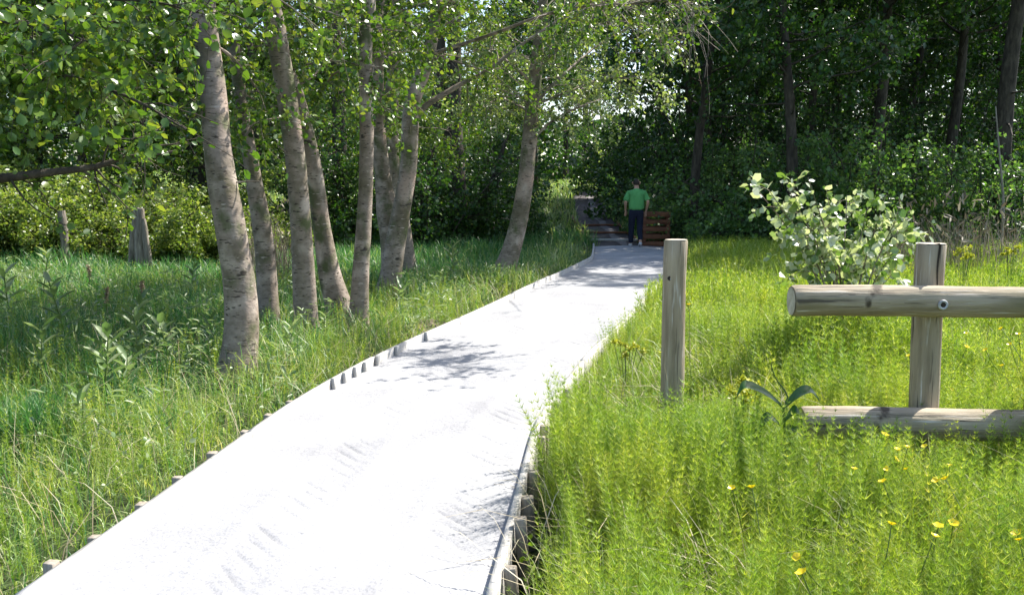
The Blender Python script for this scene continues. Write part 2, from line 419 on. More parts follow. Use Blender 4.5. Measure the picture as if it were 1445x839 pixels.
def build_path():
    ys = np.concatenate([np.linspace(-3, 2.4, 60), np.linspace(2.412, 12, 900), np.linspace(12.04, END_Y, 200)])
    m = 120
    t = np.linspace(0, 1, m)
    X = xl(ys)[:, None] * (1 - t) + xr(ys)[:, None] * t
    Y = np.repeat(ys[:, None], m, 1)
    r = np.random.default_rng(3)
    Z = .012 * np.sin(X * 2.3 + Y * .7) * np.sin(Y * 1.1 + X) - .012 * (2 * t - 1)[None]**2
    Z = Z + r.normal(0, .0016, X.shape)
    # tyre lug tracks pressed into the surface: slanted bars in two wheel lines
    for tc_, sgn in ((.40, -1), (.86, 1)):
        d = (t[None] - tc_) * 1.9
        ph = (Y + d * 1.15 + .03 * np.sin(Y * 2.7)) / (.15 if sgn < 0 else .13)
        cell = np.floor(ph).astype(int); hsh = np.abs(np.sin(cell * 12.9898 + tc_ * 78.2) * 43758.5) % 1
        bar = np.clip(np.sin((ph + .25 * (hsh - .5)) * 2 * math.pi) * 7 - 6.0, 0, 1) * (hsh > .08) * (.5 + .5 * hsh)
        wob = np.clip(.5 + .5 * np.sin(Y * 1.1 + tc_ * 9), 0, 1)
        Z = Z - .017 * bar * np.exp(-((d + .05 * (hsh - .5)) / (.085 + .05 * hsh))**4) * np.clip(.45 + .6 * wob + .35 * np.sin(Y * 5.1 + X * 7), 0, 1) * (1 - sstep(9, 14, Y))
        Z = Z + .008 * np.exp(-((np.abs(d) - .2) / .06)**2) * (1 - sstep(9, 14, Y))
    Z = np.where((t[None] == 0) | (t[None] == 1), -.008, Z)
    v = np.stack([X, Y, Z], -1).reshape(-1, 3)
    i = np.arange(len(ys) - 1)[:, None]; j = np.arange(m - 1)[None]
    f = np.stack([i * m + j, i * m + j + 1, (i + 1) * m + j + 1, (i + 1) * m + j], -1).reshape(-1, 4)
    mb = MB(); mb.add(v, f)
    n = len(ys)
    for col, s in ((0, 1), (m - 1, -1)):
        top = np.stack([X[:, col], Y[:, col], Z[:, col]], -1); bot = top.copy(); bot[:, 2] = -.3
        ii = np.arange(n - 1)
        q = np.stack([ii, ii + n, ii + n + 1, ii + 1], -1) if s < 0 else np.stack([ii, ii + 1, ii + n + 1, ii + n], -1)
        mb.add(np.vstack([top, bot]), q)
    e0 = np.stack([X[-1], Y[-1], Z[-1]], -1); e1 = e0.copy(); e1[:, 2] = -.3
    ii = np.arange(m - 1)
    mb.add(np.vstack([e0, e1]), np.stack([ii, ii + 1, ii + m + 1, ii + m], -1))
    o = mb.build('path', M['path'])
    tag(o, 'pale crushed stone footpath curving away towards the wood', 'path', kind='structure')
build_path()

def strip(name, mat, xa, xb, ys, z0):
    m = 14; t = np.linspace(0, 1, m)
    X = xa[:, None] * (1 - t) + xb[:, None] * t
    Y = np.repeat(ys[:, None], m, 1)
    Z = gz(X, Y) + z0
    v = np.stack([X, Y, Z], -1).reshape(-1, 3)
    i = np.arange(len(ys) - 1)[:, None]; j = np.arange(m - 1)[None]
    f = np.stack([i * m + j, i * m + j + 1, (i + 1) * m + j + 1, (i + 1) * m + j], -1).reshape(-1, 4)
    mb = MB(); mb.add(v, f)
    return mb.build(name, mat)
ty = np.linspace(END_Y + .06, 52, 120)
o = strip('dirt_track', M['mud'], trk_x(ty) - .62, trk_x(ty) + .6, ty, .02)
tag(o, 'dark trodden track leading on from the end of the pale path', 'track', kind='structure')
o = strip('trodden_line', noise_mat('dry trodden soil', [(.3, (.10, .09, .09)), (.7, (.22, .2, .2))], scale=3, bump=.4), trk_x(ty) + .02 + .04 * np.sin(ty * 1.9), trk_x(ty) + .26 + .05 * np.sin(ty * 2.3), ty, .03)
tag(o, 'paler dry line worn along the dark track', 'track', kind='structure')

# ------------------------------------------------------------------ path edging
def edging(side, y0, y1, z_top, label):
    mb = MB()
    joints = list(np.arange(y0, y1, 2.4)) + [y1]
    for a, b in zip(joints[:-1], joints[1:]):
        ys = np.linspace(a + .004, b - .004, 16)
        e = xl(ys) if side < 0 else xr(ys)
        w = .042
        xa, xb = (e - w, e - .002) if side < 0 else (e + .002, e + w)
        dz = rng.uniform(-.006, .006) + z_top + (.045 * sstep(5.5, 8.2, ys) if side < 0 else 0 * ys)
        n = len(ys)
        P = np.concatenate([np.stack([xa, ys, dz], -1), np.stack([xb, ys, dz], -1),
                            np.stack([xb, ys, np.full(n, -.22)], -1), np.stack([xa, ys, np.full(n, -.22)], -1)])
        i = np.arange(n - 1)
        F = np.concatenate([np.stack([c * n + i, c * n + i + 1, d * n + i + 1, d * n + i], -1) for c, d in ((0, 1), (1, 2), (2, 3), (3, 0))])
        mb.add(P, F)
        mb.parts.append((np.zeros((0, 3)), np.array([[0, n, 2 * n, 3 * n], [n - 1, 4 * n - 1, 3 * n - 1, 2 * n - 1]]) + mb.n - len(P), 0))
    o = mb.build('path_edging', M['board'], smooth=False)
    tag(o, label, 'edging')
    return o
edging(-1, 1.0, END_Y, .028, 'long timber edging board along the left side of the pale path')
edging(1, 1.0, END_Y, .036, 'long timber edging board along the right side of the pale path beside tall horsetails')

def stake_mesh():
    mb = MB(); box(mb, (0, 0, -.2), (.055, .05, .42), bev=.004)
    return mb.mesh('edging_stake', M['stake'], smooth=False)
SM = stake_mesh()
ORD = ['first', 'second', 'third', 'fourth', 'fifth', 'sixth', 'seventh', 'eighth', 'ninth', 'tenth', 'eleventh', 'twelfth', 'thirteenth',
       'fourteenth', 'fifteenth', 'sixteenth', 'seventeenth', 'eighteenth', 'nineteenth', 'twentieth'] + ['%dth' % i for i in range(21, 60)]
def shadow_bars():  # added bars standing in for shadow streaks on the board's inner face
    mb = MB(); box(mb, (0, 0, .0), (.03, .05, .13), bev=.003); me = mb.mesh('edging_shadow_bar', M['board'], smooth=False)
    for i, y in enumerate([float(at(*p, .04)[1]) for p in ((491, 540), (500, 532), (517, 524), (530, 517), (549, 508), (576, 494), (617, 474))]):
        o = bpy.data.objects.new('edging_shadow_bar', me); COL.objects.link(o)
        o.location = (float(xl(y)) + .016, y, .02); o.rotation_euler = (0, rng.normal(0, .05), -math.atan(float(np.interp(y, YY, slope))))
        tag(o, '%s short added peg from the front inside the raised left edging board' % ORD[i], 'shadow_bar', 'pegs inside the left edging')
shadow_bars()
def stakes(side, ys, word, tall=()):
    for i, y in enumerate(ys):
        o = bpy.data.objects.new('edging_stake', SM); COL.objects.link(o)
        x = (float(xl(y)) - .075) if side < 0 else (float(xr(y)) + .075)
        o.location = (x, y, rng.uniform(.012, .036) + (.05 if i in tall else 0))
        o.rotation_euler = (rng.normal(0, .04), rng.normal(0, .04), -math.atan(float(np.interp(y, YY, slope))) + rng.normal(0, .08))
        s = rng.uniform(.9, 1.2); o.scale = (s, s, 1)
        tag(o, '%s wooden stake from the front along the %s edge of the path' % (ORD[i], word), 'stake', 'stakes along the path %s edge' % word)
stakes(-1, [float(at(*p)[1]) for p in ((85, 805), (150, 762), (215, 715), (265, 680), (312, 645), (355, 612), (390, 590), (418, 572), (450, 553))] + list(np.arange(8.0, 14.1, .62)), 'left')
stakes(1, [float(at(720, 812)[1]), float(at(735, 752)[1]), float(at(744, 708)[1]), float(at(752, 672)[1]), float(at(765, 622)[1]), float(at(768, 606)[1]), 6.6, 7.1], 'right', tall=(1,))

# ------------------------------------------------------------------ fence
FY = 4.42
def post(name, px, py_top, dia, y, label, lean=0.0, cat='post', crack=False, hole=None):
    top = at_y(px, py_top, y)
    root = empty(name, (top[0], y, float(gz(top[0], y))))
    H = top[2] - root.location[2]
    mb = MB()
    n = 24
    t = np.linspace(0, 1, n)
    zz = -.3 + t * (H + .3); zz[-2] = H - .006
    pts = np.stack([lean * (zz - H) + .006 * np.sin(zz * 4), .004 * np.sin(zz * 5 + 1), zz], -1)
    rad = dia / 2 * (1.04 - .05 * t); rad[-1] *= .94; rad[-2] *= 1.0
    tube(mb, pts, rad, 26, rough=.022, seed=int(px), cap=True)
    mb.build('shaft', M['wood'], root)
    m2 = MB()
    a = np.linspace(0, 2 * math.pi, 26, endpoint=False)
    rr = dia / 2 * .90
    m2.add(np.vstack([np.stack([rr * np.cos(a), rr * np.sin(a), np.full(26, H + .003)], -1), [[0, 0, H + .004]]]),
           np.stack([np.arange(26), (np.arange(26) + 1) % 26, np.full(26, 26)], -1))
    m2.build('cut_end', M['endgrain'], root)
    if crack:
        m3 = MB()
        zs = np.linspace(H - .34, H + .004, 12)
        pts = np.stack([.004 + .005 * np.sin(zs * 18), np.full(12, -dia / 2 * .965), zs], -1)
        tube(m3, pts, np.linspace(.0015, .006, 12), 6)
        pts2 = np.stack([np.linspace(.004, 0, 5), np.linspace(-dia / 2 * .93, 0, 5), np.full(5, H + .003)], -1)
        tube(m3, pts2, np.linspace(.005, .002, 5), 5)
        m3.build('drying_crack', M['crack'], root)
    if hole:
        h = at_y(hole[0], hole[1], y - dia / 2)
        hx = h[0] - top[0]; hz = h[2] - root.location[2]
        m4 = MB()
        sy = -math.sqrt(max(.0001, (dia / 2)**2 - hx**2)) * 1.03
        tube(m4, np.array([[hx, sy - .003, hz], [hx, sy + .02, hz]]), .0145, 14)
        bh = m4.build('bolt_hole', M['crack'], root)
        m5 = MB()
        tube(m5, np.array([[hx + .006, sy - .005, hz - .004], [hx + .006, sy + .01, hz - .004]]), .006, 8)
        m5.build('bolt_end', M['steel'], bh)
    tag(root, label, cat)
    return root
post('fence_post', 955, 338.5, .146, 5.5, 'free standing round grey timber post with a bolt hole beside the path', lean=.012, hole=(946, 393))
post('fence_post', 1316, 344, .146, FY + .148, 'cracked round timber post behind the two horizontal rails', crack=True)
post('fence_post', 1478, 424, .146, FY + .148, 'round fence post at the right edge holding the rails, mostly out of frame')

def rail(px0, py, px1, dia, label, bolt=None, tilt=0.0):
    a = at_y(px0, py, FY); b = at_y(px1, py + tilt, FY)
    root = empty('fence_rail', tuple(a))
    L = b[0] - a[0]
    n = 60
    x = np.linspace(0, L, n)
    dz = (b[2] - a[2]) * x / L
    pts = np.stack([x, .006 * np.sin(x * 2.1), dz + .005 * np.sin(x * 3.3 + 1)], -1)
    rad = dia / 2 * (1 + .012 * np.sin(x * 4.1)); rad[0] *= .93
    pts[1, 0] = .014
    mb = MB(); tube(mb, pts, rad, 30, rough=.02, seed=int(py))
    mb.build('shaft', M['wood_x'], root)
    m2 = MB()
    ang = np.linspace(0, 2 * math.pi, 28, endpoint=False); rr = dia / 2 * .88
    m2.add(np.vstack([np.stack([np.full(28, -.003), rr * np.cos(ang), rr * np.sin(ang)], -1), [[-.004, 0, 0]]]),
           np.stack([(np.arange(28) + 1) % 28, np.arange(28), np.full(28, 28)], -1))
    m2.build('cut_end', M['endgrain'], root)
    if bolt:
        h = at_y(bolt[0], bolt[1], FY - dia / 2)
        p = h - a
        m3 = MB()
        th = np.linspace(0, 2 * math.pi, 20)
        ring = np.stack([p[0] + .019 * np.cos(th), np.full(20, -dia / 2 * .985), p[2] + .019 * np.sin(th)], -1)
        tube(m3, ring, .007, 8, cap=False)
        ws = m3.build('washer', M['steel'], root)
        m4 = MB()
        tube(m4, np.array([[p[0], -dia / 2 * 1.02, p[2]], [p[0], -dia / 2 * .9, p[2]]]), .014, 12)
        tube(m4, np.array([[p[0], -dia / 2 * 1.06, p[2]], [p[0], -dia / 2 * .95, p[2]]]), .006, 6)
        m4.build('bolt', M['crack'], ws)
    m5 = MB()
    r5 = np.random.default_rng(int(py))
    for q in range(3):
        x0 = r5.uniform(.1, L - .6); ll = r5.uniform(.15, .4)
        th = r5.uniform(2.3, 3.6) if q else 2.6
        xs = np.linspace(x0, x0 + ll, 14)
        rad_ = dia / 2 * 1.0
        pts = np.stack([xs, .006 * np.sin(xs * 2.1) + rad_ * np.cos(th + .05 * np.sin(xs * 9)), (b[2] - a[2]) * xs / L + .005 * np.sin(xs * 3.3 + 1) + rad_ * np.sin(th + .05 * np.sin(xs * 9))], -1)
        tube(m5, pts, .0019 * np.sin(np.linspace(.1, 3.04, 14)), 5)
    m5.build('drying_crack', M['crack'], root)
    tag(root, label, 'rail')
    return root
rail(1117, 425, 1520, .158, 'upper round timber rail of the fence with a bolt through it', bolt=(1331, 430))
rail(1130, 597, 1520, .168, 'lower round timber rail of the fence lying low in the grass', tilt=3)

# ------------------------------------------------------------------ branching plants
def walk(p, d, length, n, wig, droop, r):
    """a wandering branch from p along d"""
    d = norm(d); pts = [np.array(p, float)]
    st = length / n
    for i in range(n):
        d = d + r.normal(0, wig, 3) + np.array([0, 0, -droop])
        d = d / np.linalg.norm(d)
        pts.append(pts[-1] + d * st)
    return np.array(pts)

def rand_dirs(n, r):
    v = r.normal(0, 1, (n, 3)); return norm(v)

class Plant:
    """collects wood and leaf sites of one tree or bush"""
    def __init__(self, seed):
        self.w = MB(); self.b = MB(); self.lp = []; self.la = []; self.r = np.random.default_rng(seed); self.keep = None
    def leaves_along(self, pts, n, spread=.02, start=.2):
        r = self.r
        t = r.uniform(start, 1, n) * (len(pts) - 1)
        i = np.minimum(t.astype(int), len(pts) - 2); u = (t - i)[:, None]
        p = pts[i] * (1 - u) + pts[i + 1] * u
        d = norm(pts[i + 1] - pts[i])
        a = norm(d * .5 + rand_dirs(n, r) * .8 + np.array([0, 0, -.15]))
        self.lp.append(p + r.normal(0, spread, (n, 3))); self.la.append(a)
    def twig(self, p, d, length, rad, nleaf, droop=.08, n=5, sub=2, spread=.02):
        pts = walk(p, d, length, n, .22, droop, self.r)
        tube(self.b, pts, np.linspace(rad, rad * .35, n + 1), 4, 0, cap=False)
        self.leaves_along(pts, nleaf, spread)
        for s in range(sub):
            i = self.r.integers(1, n)
            dd = norm(pts[i] - pts[i - 1]) + rand_dirs(1, self.r)[0] * .9
            q = walk(pts[i], dd, length * .55, 3, .2, droop, self.r)
            tube(self.b, q, np.linspace(rad * .5, rad * .25, 4), 3, 0, cap=False)
            self.leaves_along(q, nleaf // 2 + 1, spread, .1)
    def limb(self, p, d, length, rad, ntw, nleaf, droop=.02, wig=.13, n=9, tw=.6, first=.25, sub=2, spread=.02, sides=6, pts=None):
        if pts is None:
            pts = walk(p, d, length, n, wig, droop, self.r)
        n = len(pts) - 1
        tube(self.b, pts, np.linspace(rad, rad * .25, n + 1), sides, 0, cap=False)
        for k in range(ntw):
            t = self.r.uniform(first, 1.0) * n
            i = min(int(t), n - 1); u = t - i
            b = pts[i] * (1 - u) + pts[i + 1] * u
            dd = norm(pts[i + 1] - pts[i])
            a = norm(dd * .7 + rand_dirs(1, self.r)[0] * .9)
            self.twig(b, a, tw * self.r.uniform(.6, 1.3), max(.003, rad * .22), nleaf, sub=sub, spread=spread)
        return pts
    def wood(self, name, mat, root):
        if self.w.n:
            o = self.w.build(name, mat, root)
            if self.b.n: self.b.build('branches', mat, o)
        else:
            o = self.b.build(name, mat, root)
        return o
    def crown(self, name, mat, size, parent, T=LEAF_T, F=LEAF_F, up=.55, loc=None):
        r = self.r
        p = np.concatenate(self.lp); a = np.concatenate(self.la)
        if self.keep is not None:
            k = self.keep(p); p, a = p[k], a[k]
        n = len(p)
        nr = rand_dirs(n, r) + np.array([0, 0, up])
        mb = MB(); scatter(mb, T, F, p, a, nr, size * r.uniform(.45, 1.35, n))
        return mb.build(name, mat, parent)

def shadow_xy(p):
    return p[..., 0] - SUN[0] / SUN[2] * p[..., 2], p[..., 1] - SUN[1] / SUN[2] * p[..., 2]

def sunny_path(p, r, gap=.03):
    """prune leaves whose shade would fall on the open stretch of path or the verge by it"""
    sx, sy = shadow_xy(p)
    on = (sx > xl(sy) - .25) & (sx < xr(sy) + 2.0) & (sy < 14.2)
    dap = (sy > 7.0) & (sy < 9.8) & (sx < xl(sy) + 1.2 + .35 * np.sin(sy * 9)) & (sx > xl(sy) - .3)
    dap &= (np.sin(sy * 9.5 - sx * 5.5) > -.15)
    verge = (sy < 6.4) & (sx > -3.6 - .5 * np.sin(sy * 3)) & (sx < xl(sy))
    q = r.uniform(0, 1, len(p))
    bank = (sx > -13) & (sx < -4.6) & (sy > 17.2) & (sy < 24)
    return ~((on & ~dap & (q > gap)) | (verge & (q > .12)) | (bank & (q > .45)))

# ---- the grove on the left
def px_trunk(poly, z0=-.15, wob=0.05, seed=0, H=7.5):
    b = at(poly[0][0], poly[0][1], z0)
    Y = b[1]
    r = np.random.default_rng(seed)
    P = [at_y(px, py, Y) for px, py, w in poly]
    W = [w / F_PX * Y / 2 * .9 for px, py, w in poly]
    P = np.array(P); ph = r.uniform(0, 6)
    P[:, 1] += np.linspace(0, 1, len(P)) * r.normal(0, .25) + wob * np.sin(np.arange(len(P)) * 1.7 + ph)
    P[0, 1] = Y
    d = norm(P[-1] - P[-2]); d = norm(d + np.array([0, 0, .35]))
    top = P[-1]; rem = H - top[2]; m = 5
    ext = []; q = top.copy()
    for i in range(m):
        d = norm(d + r.normal(0, .1, 3) + np.array([0, 0, .12])); q = q + d * rem / m; ext.append(q.copy())
    P = np.vstack([P, ext]); W = np.concatenate([W, np.linspace(W[-1], .02, m + 1)[1:]])
    n = 90
    S = spline(np.hstack([P, W[:, None]]), n)
    pts, rad = S[:, :3], np.maximum(S[:, 3], .012)
    flare = 1 + .6 * np.exp(-np.clip(pts[:, 2] - z0, 0, 9) / .14)
    sub = np.vstack([pts[0] - [0, 0, .2]]); 
    return np.vstack([sub, pts]), np.concatenate([[rad[0] * 1.5], rad * flare])

def grove_tree(name, label, poly, seed, H=7.5, nl_low=5, nl_up=20, low=(2.4, 3.8), Ll=1.55, bark='bark', leaf='leaf', lsize=.060, extra=None, knots=2, nleaf=17, ntw=11, group='young alders beside the path'):
    pts, rad = px_trunk(poly, seed=seed, H=H)
    base = pts[1].copy()
    root = empty(name, tuple(base))
    pl = Plant(seed); r = pl.r
    off = base
    tube(pl.w, pts - off, rad, 18, rough=.03, seed=seed)
    zt = pts[:, 2]
    def limb_from(z, az, el, L, rd, **kw):
        i = int(np.argmin(np.abs(zt - z)))
        d = np.array([math.cos(az) * math.cos(el), math.sin(az) * math.cos(el), math.sin(el)])
        if d[1] < -.2 and z < 4 and r.uniform() < .75: az = -az; d = d * [1, -1, 1]
        p = pts[i]
        for tries in range(6):
            e = p + d * L * .9
            sx, sy = shadow_xy(e)
            if (xl(sy) - .1 < sx < xr(sy) + .5) and sy < 13.5 and not (7.3 < sy < 9.6):
                az += 1.0; d = np.array([math.cos(az) * math.cos(el), math.sin(az) * math.cos(el), math.sin(el)])
            else: break
        pl.limb(p - off, d, L, rd, kw.pop('ntw', ntw), nleaf, **kw)
    az = r.uniform(0, 6)
    for k in range(nl_low):
        az += 2.4
        limb_from(r.uniform(*low), az, r.uniform(-.05, .5), Ll * r.uniform(.6, 1.1), r.uniform(.010, .018), droop=.05)
    for k in range(nl_up):
        az += 2.4
        z = low[1] + (H - low[1]) * (k + .5) / nl_up
        limb_from(z, az, r.uniform(.1, .8), Ll * (1.15 - .6 * k / nl_up), .02, droop=.02)
    # short dead snags and knots on the trunk
    for k in range(knots):
        z = r.uniform(.8, 2.6); i = int(np.argmin(np.abs(zt - z)))
        a = r.uniform(0, 6.28)
        q = walk(pts[i] - off, (math.cos(a), math.sin(a), .3), r.uniform(.12, .22) + rad[i], 3, .1, 0, r)
        tube(pl.w, q, [.014, .010, .007, .004], 6)
    if extra: extra(pl, pts, rad, off)
    pl.wood('trunk', M[bark], root)
    pl.keep = lambda p: sunny_path(p + off, r)
    pl.crown('crown', M[leaf], lsize, root)
    tag(root, label, 'tree', group)
    return root

def fork_G(pl, pts, rad, off):
    Y = pts[10, 1]
    P = np.array([at_y(x, y, Y + dy) for x, y, dy in ((585, 172, 0), (600, 150, .05), (628, 132, .2), (652, 118, .3), (690, 98, .5), (740, 60, .7), (800, 20, 1.0), (850, -30, 1.2))]) - off
    P = spline(P, 16)
    pl.limb(None, None, 0, .055, 30, 14, pts=P, first=.45, tw=.75, sides=9)
    # a spray that reaches over the path
    P = spline(np.array([at_y(x, y, Y + dy) for x, y, dy in ((604, 78, 0), (690, 50, -.8), (790, 15, -1.9), (890, 5, -3.0), (965, 0, -3.8))]) - off, 14)
    pl.limb(None, None, 0, .03, 75, 20, pts=P, first=.45, tw=.85)

def over_path(pl, pts, rad, off):
    Y = pts[10, 1]
    for P in ([(752, 150), (790, 110), (850, 60), (930, 20), (1000, 10)], [(748, 200), (780, 170), (820, 150), (850, 140)], [(754, 120), (720, 90), (690, 70), (640, 80)],
              [(756, 100), (800, 60), (870, 30), (960, 60)], [(752, 150), (800, 130), (860, 110), (930, 115)], [(756, 90), (820, 20), (900, -40), (980, -30)], [(752, 160), (710, 140), (680, 150)]):
        q = spline(np.array([at_y(x, y, Y + k * pl.r.normal(0, .35)) for k, (x, y) in enumerate(P)]) - off, 14)
        pl.limb(None, None, 0, .03, 26, 18, pts=q, first=.2, tw=.75)

grove_tree('alder_tree', 'stoutest alder with a broad leaning trunk, nearest the path on the left',
           [(333, 545, 58), (336, 440, 53), (322, 330, 48), (300, 230, 44), (283, 120, 40), (268, 0, 37)], 11, H=8, nl_low=5)
grove_tree('alder_tree', 'slim kinked alder standing just behind the stoutest leaning alder',
           [(381, 478, 34), (371, 350, 31), (353, 240, 24), (334, 150, 20), (312, 0, 18)], 12, H=7)
grove_tree('alder_tree', 'straight upright alder with a dark scar high on its trunk',
           [(433, 482, 38), (430, 330, 33), (424, 200, 30), (410, 60, 30), (402, 0, 29)], 13, H=8)
grove_tree('alder_tree', 'alder leaning left behind the straight upright alder, with a splayed foot',
           [(488, 462, 44), (468, 395, 36), (455, 320, 28), (446, 232, 24), (425, 140, 22), (398, 70, 22), (391, 0, 20)], 14, H=7.5)
grove_tree('alder_tree', 'slender alder rising almost upright in the middle of the grove',
           [(505, 470, 32), (509, 380, 26), (513, 280, 23), (515, 180, 22), (514, 60, 21), (517, 0, 20)], 15, H=8)
grove_tree('alder_tree', 'alder with a swollen knot halfway up, crossing behind the forked alder',
           [(552, 420, 30), (550, 345, 28), (546, 300, 34), (539, 250, 26), (532, 175, 24), (530, 50, 22), (532, 0, 20)], 16, H=8)
grove_tree('alder_tree', 'forked alder sending one pale bare limb out to the right',
           [(546, 425, 36), (560, 330, 31), (575, 240, 27), (581, 150, 26), (604, 78, 20), (615, 0, 18)], 17, H=7.5, extra=fork_G)
grove_tree('alder_tree', 'alder leaning left with its foot just right of the forked alder',
           [(577, 398, 28), (570, 330, 26), (556, 240, 23), (553, 170, 22), (560, 60, 18), (565, 0, 17)], 18, H=7.5)
grove_tree('alder_tree', 'curved alder standing alone close to the bend of the path',
           [(708, 394, 34), (728, 330, 28), (741, 260, 25), (748, 190, 23), (754, 125, 21), (762, 40, 17)], 19, H=8.5, nl_low=14, low=(2.9, 4.6), Ll=2.6, ntw=12, nleaf=18, leaf='leaf_gloss', extra=over_path)
grove_tree('alder_tree', 'dark trunked alder behind the stoutest one, with a low crooked side branch',
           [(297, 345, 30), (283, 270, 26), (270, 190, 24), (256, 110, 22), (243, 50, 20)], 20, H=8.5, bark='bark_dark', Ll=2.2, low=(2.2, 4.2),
           extra=lambda pl, pts, rad, off: tube(pl.w, spline(np.array([at_y(x, y, pts[5, 1]) for x, y in ((283, 282), (268, 272), (255, 255), (243, 235), (236, 210))]) - off, 10), np.linspace(.06, .02, 10), 8))
grove_tree('alder_tree', 'dark multi stemmed tree standing in the shade left of the path bend',
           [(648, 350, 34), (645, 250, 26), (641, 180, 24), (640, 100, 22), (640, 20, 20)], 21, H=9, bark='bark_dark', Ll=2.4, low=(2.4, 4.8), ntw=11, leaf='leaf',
           extra=lambda pl, pts, rad, off: [tube(pl.w, spline(np.array([at_y(x, y, pts[5, 1] + .2 * k) for x, y in P]) - off, 16), np.linspace(w, w * .6, 16), 8)
                for k, (w, P) in enumerate([(.2, [(618, 352), (614, 270), (610, 200), (618, 120), (622, 40)]), (.14, [(632, 352), (630, 280), (628, 210), (640, 150)]),
                                            (.09, [(668, 350), (675, 290), (700, 240), (716, 190)]), (.07, [(690, 345), (697, 290), (706, 230)])])])
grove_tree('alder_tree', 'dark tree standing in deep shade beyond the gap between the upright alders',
           [(482, 345, 26), (480, 270, 24), (481, 200, 22), (478, 100, 20), (470, 0, 18)], 22, H=9, bark='bark_dark', Ll=2.5, low=(2.2, 4.6), ntw=11)

# ---- tree beyond the left edge whose limbs reach into view
def left_edge_tree():
    base = np.array([-6.2, 7.6, -.15])
    root = empty('overhanging_tree', tuple(base))
    pl = Plant(40); r = pl.r
    T = spline(np.array([[0, 0, -.2], [.1, 0, 1.2], [.05, .1, 2.6], [.3, .1, 4.5], [.4, .2, 7.5]]), 50)
    tube(pl.w, T, np.linspace(.26, .05, 50), 14, rough=.05, seed=4)
    P = spline(np.array([[0.05, 0, 1.5]] + [list(at_y(x, y, yy) - base) for x, y, yy in ((-60, 258, 6.4), (0, 252, 6.4), (70, 243, 6.5), (130, 236, 6.6), (180, 222, 6.7), (245, 214, 6.8))]), 20)
    pl.limb(None, None, 0, .045, 11, 9, pts=P, first=.3, tw=.45, sides=8)
    tube(pl.w, spline(np.array([at_y(x, y, 6.6) - base for x, y in ((133, 236), (137, 258), (146, 280), (153, 295))]), 10), np.linspace(.008, .003, 10), 5, cap=False)
    for k in range(19):
        tgt = at_y(r.uniform(-80, 185), r.uniform(-60, 140), r.uniform(5.2, 8.6)) - base
        st = T[int(r.uniform(18, 34))]
        mid = (st + tgt) / 2 + np.array([0, 0, .25])
        P = spline(np.array([st, mid, tgt, tgt + (tgt - mid) * .35 + [0, 0, -.1]]), 12)
        pl.limb(None, None, 0, .02, 18, 22, pts=P, first=.35, tw=.55)
    for k in range(26):
        a = r.uniform(0, 6.28)
        pl.limb(T[int(r.uniform(28, 48))], (math.cos(a), math.sin(a), r.uniform(.1, .6)), r.uniform(1.4, 2.4), .02, 10, 12)
    pl.wood('trunk', M['bark_dark'], root)
    pl.keep = lambda p: sunny_path(p + base, r)
    pl.crown('crown', M['leaf'], .06, root)
    tag(root, 'leafy tree beyond the left edge, its long dark bough and big leaves hanging into view', 'tree')
left_edge_tree()

# ------------------------------------------------------------------ bushes and wood (prototypes, then copies)
def bush_proto(seed, h, rad, leaf, lsize, nst=9, nleaf=16, ntw=12, bark='bark_dark', T=LEAF2_T, F=LEAF2_F):
    root = empty('leafy_bush')
    pl = Plant(seed); r = pl.r
    for k in range(nst):
        a = k * 2.4 + r.uniform(-.3, .3); q = r.uniform(.1, 1)
        d = np.array([math.cos(a) * q * rad / h, math.sin(a) * q * rad / h, 1])
        P = walk((r.normal(0, .15), r.normal(0, .15), -.1), d, h * r.uniform(.75, 1.05), 9, .12, .01 + .05 * q, r)
        pl.limb(None, None, 0, .03, ntw, nleaf, pts=P, first=.12, tw=h * .28, sub=3, spread=.05)
    for k in range(nst):
        a = r.uniform(0, 6.28)
        pl.limb((0, 0, r.uniform(.1, .5)), (math.cos(a), math.sin(a), r.uniform(.1, .6)), rad * r.uniform(.8, 1.2), .02, ntw, nleaf, droop=.03, tw=h * .22, sub=3, spread=.05)
    pl.wood('stems', M[bark], root)
    pl.crown('foliage', M[leaf], lsize, root, T, F)
    return root

def tall_proto(seed, H, rt, crown_r, low, leaf, lsize, lean=.0, nl=26, ntw=9, nleaf=22):
    root = empty('tall_tree')
    pl = Plant(seed); r = pl.r
    n = 40; z = np.linspace(-.3, H, n)
    ph = r.uniform(0, 6)
    P = np.stack([lean * z + .15 * np.sin(z * .5 + ph), .15 * np.sin(z * .4 + ph * 2), z], -1)
    rad = rt * (1 - .8 * np.clip(z / H, 0, 1)) * (1 + .5 * np.exp(-np.clip(z, 0, 99) / .3))
    tube(pl.w, P, rad, 14, rough=.05, seed=seed)
    az = 0
    for k in range(nl):
        az += 2.4; f = (k + .3) / nl
        zz = low + (H - low) * f; i = int(np.argmin(np.abs(z - zz)))
        L = crown_r * (1.1 - .75 * f) * r.uniform(.75, 1.15)
        pl.limb(P[i], (math.cos(az), math.sin(az), r.uniform(.0, .6)), L, rt * .22, ntw, nleaf, droop=.02, tw=crown_r * .32, sub=3, spread=.08)
    for k in range(3):
        a = r.uniform(0, 6.28); zz = r.uniform(1.5, low)
        i = int(np.argmin(np.abs(z - zz)))
        q = walk(P[i], (math.cos(a), math.sin(a), .1), r.uniform(.8, 1.8), 7, .2, 0, r)
        tube(pl.w, q, np.linspace(.03, .006, 8), 5, cap=False)
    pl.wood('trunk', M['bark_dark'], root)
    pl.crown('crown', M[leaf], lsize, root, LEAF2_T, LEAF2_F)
    return root

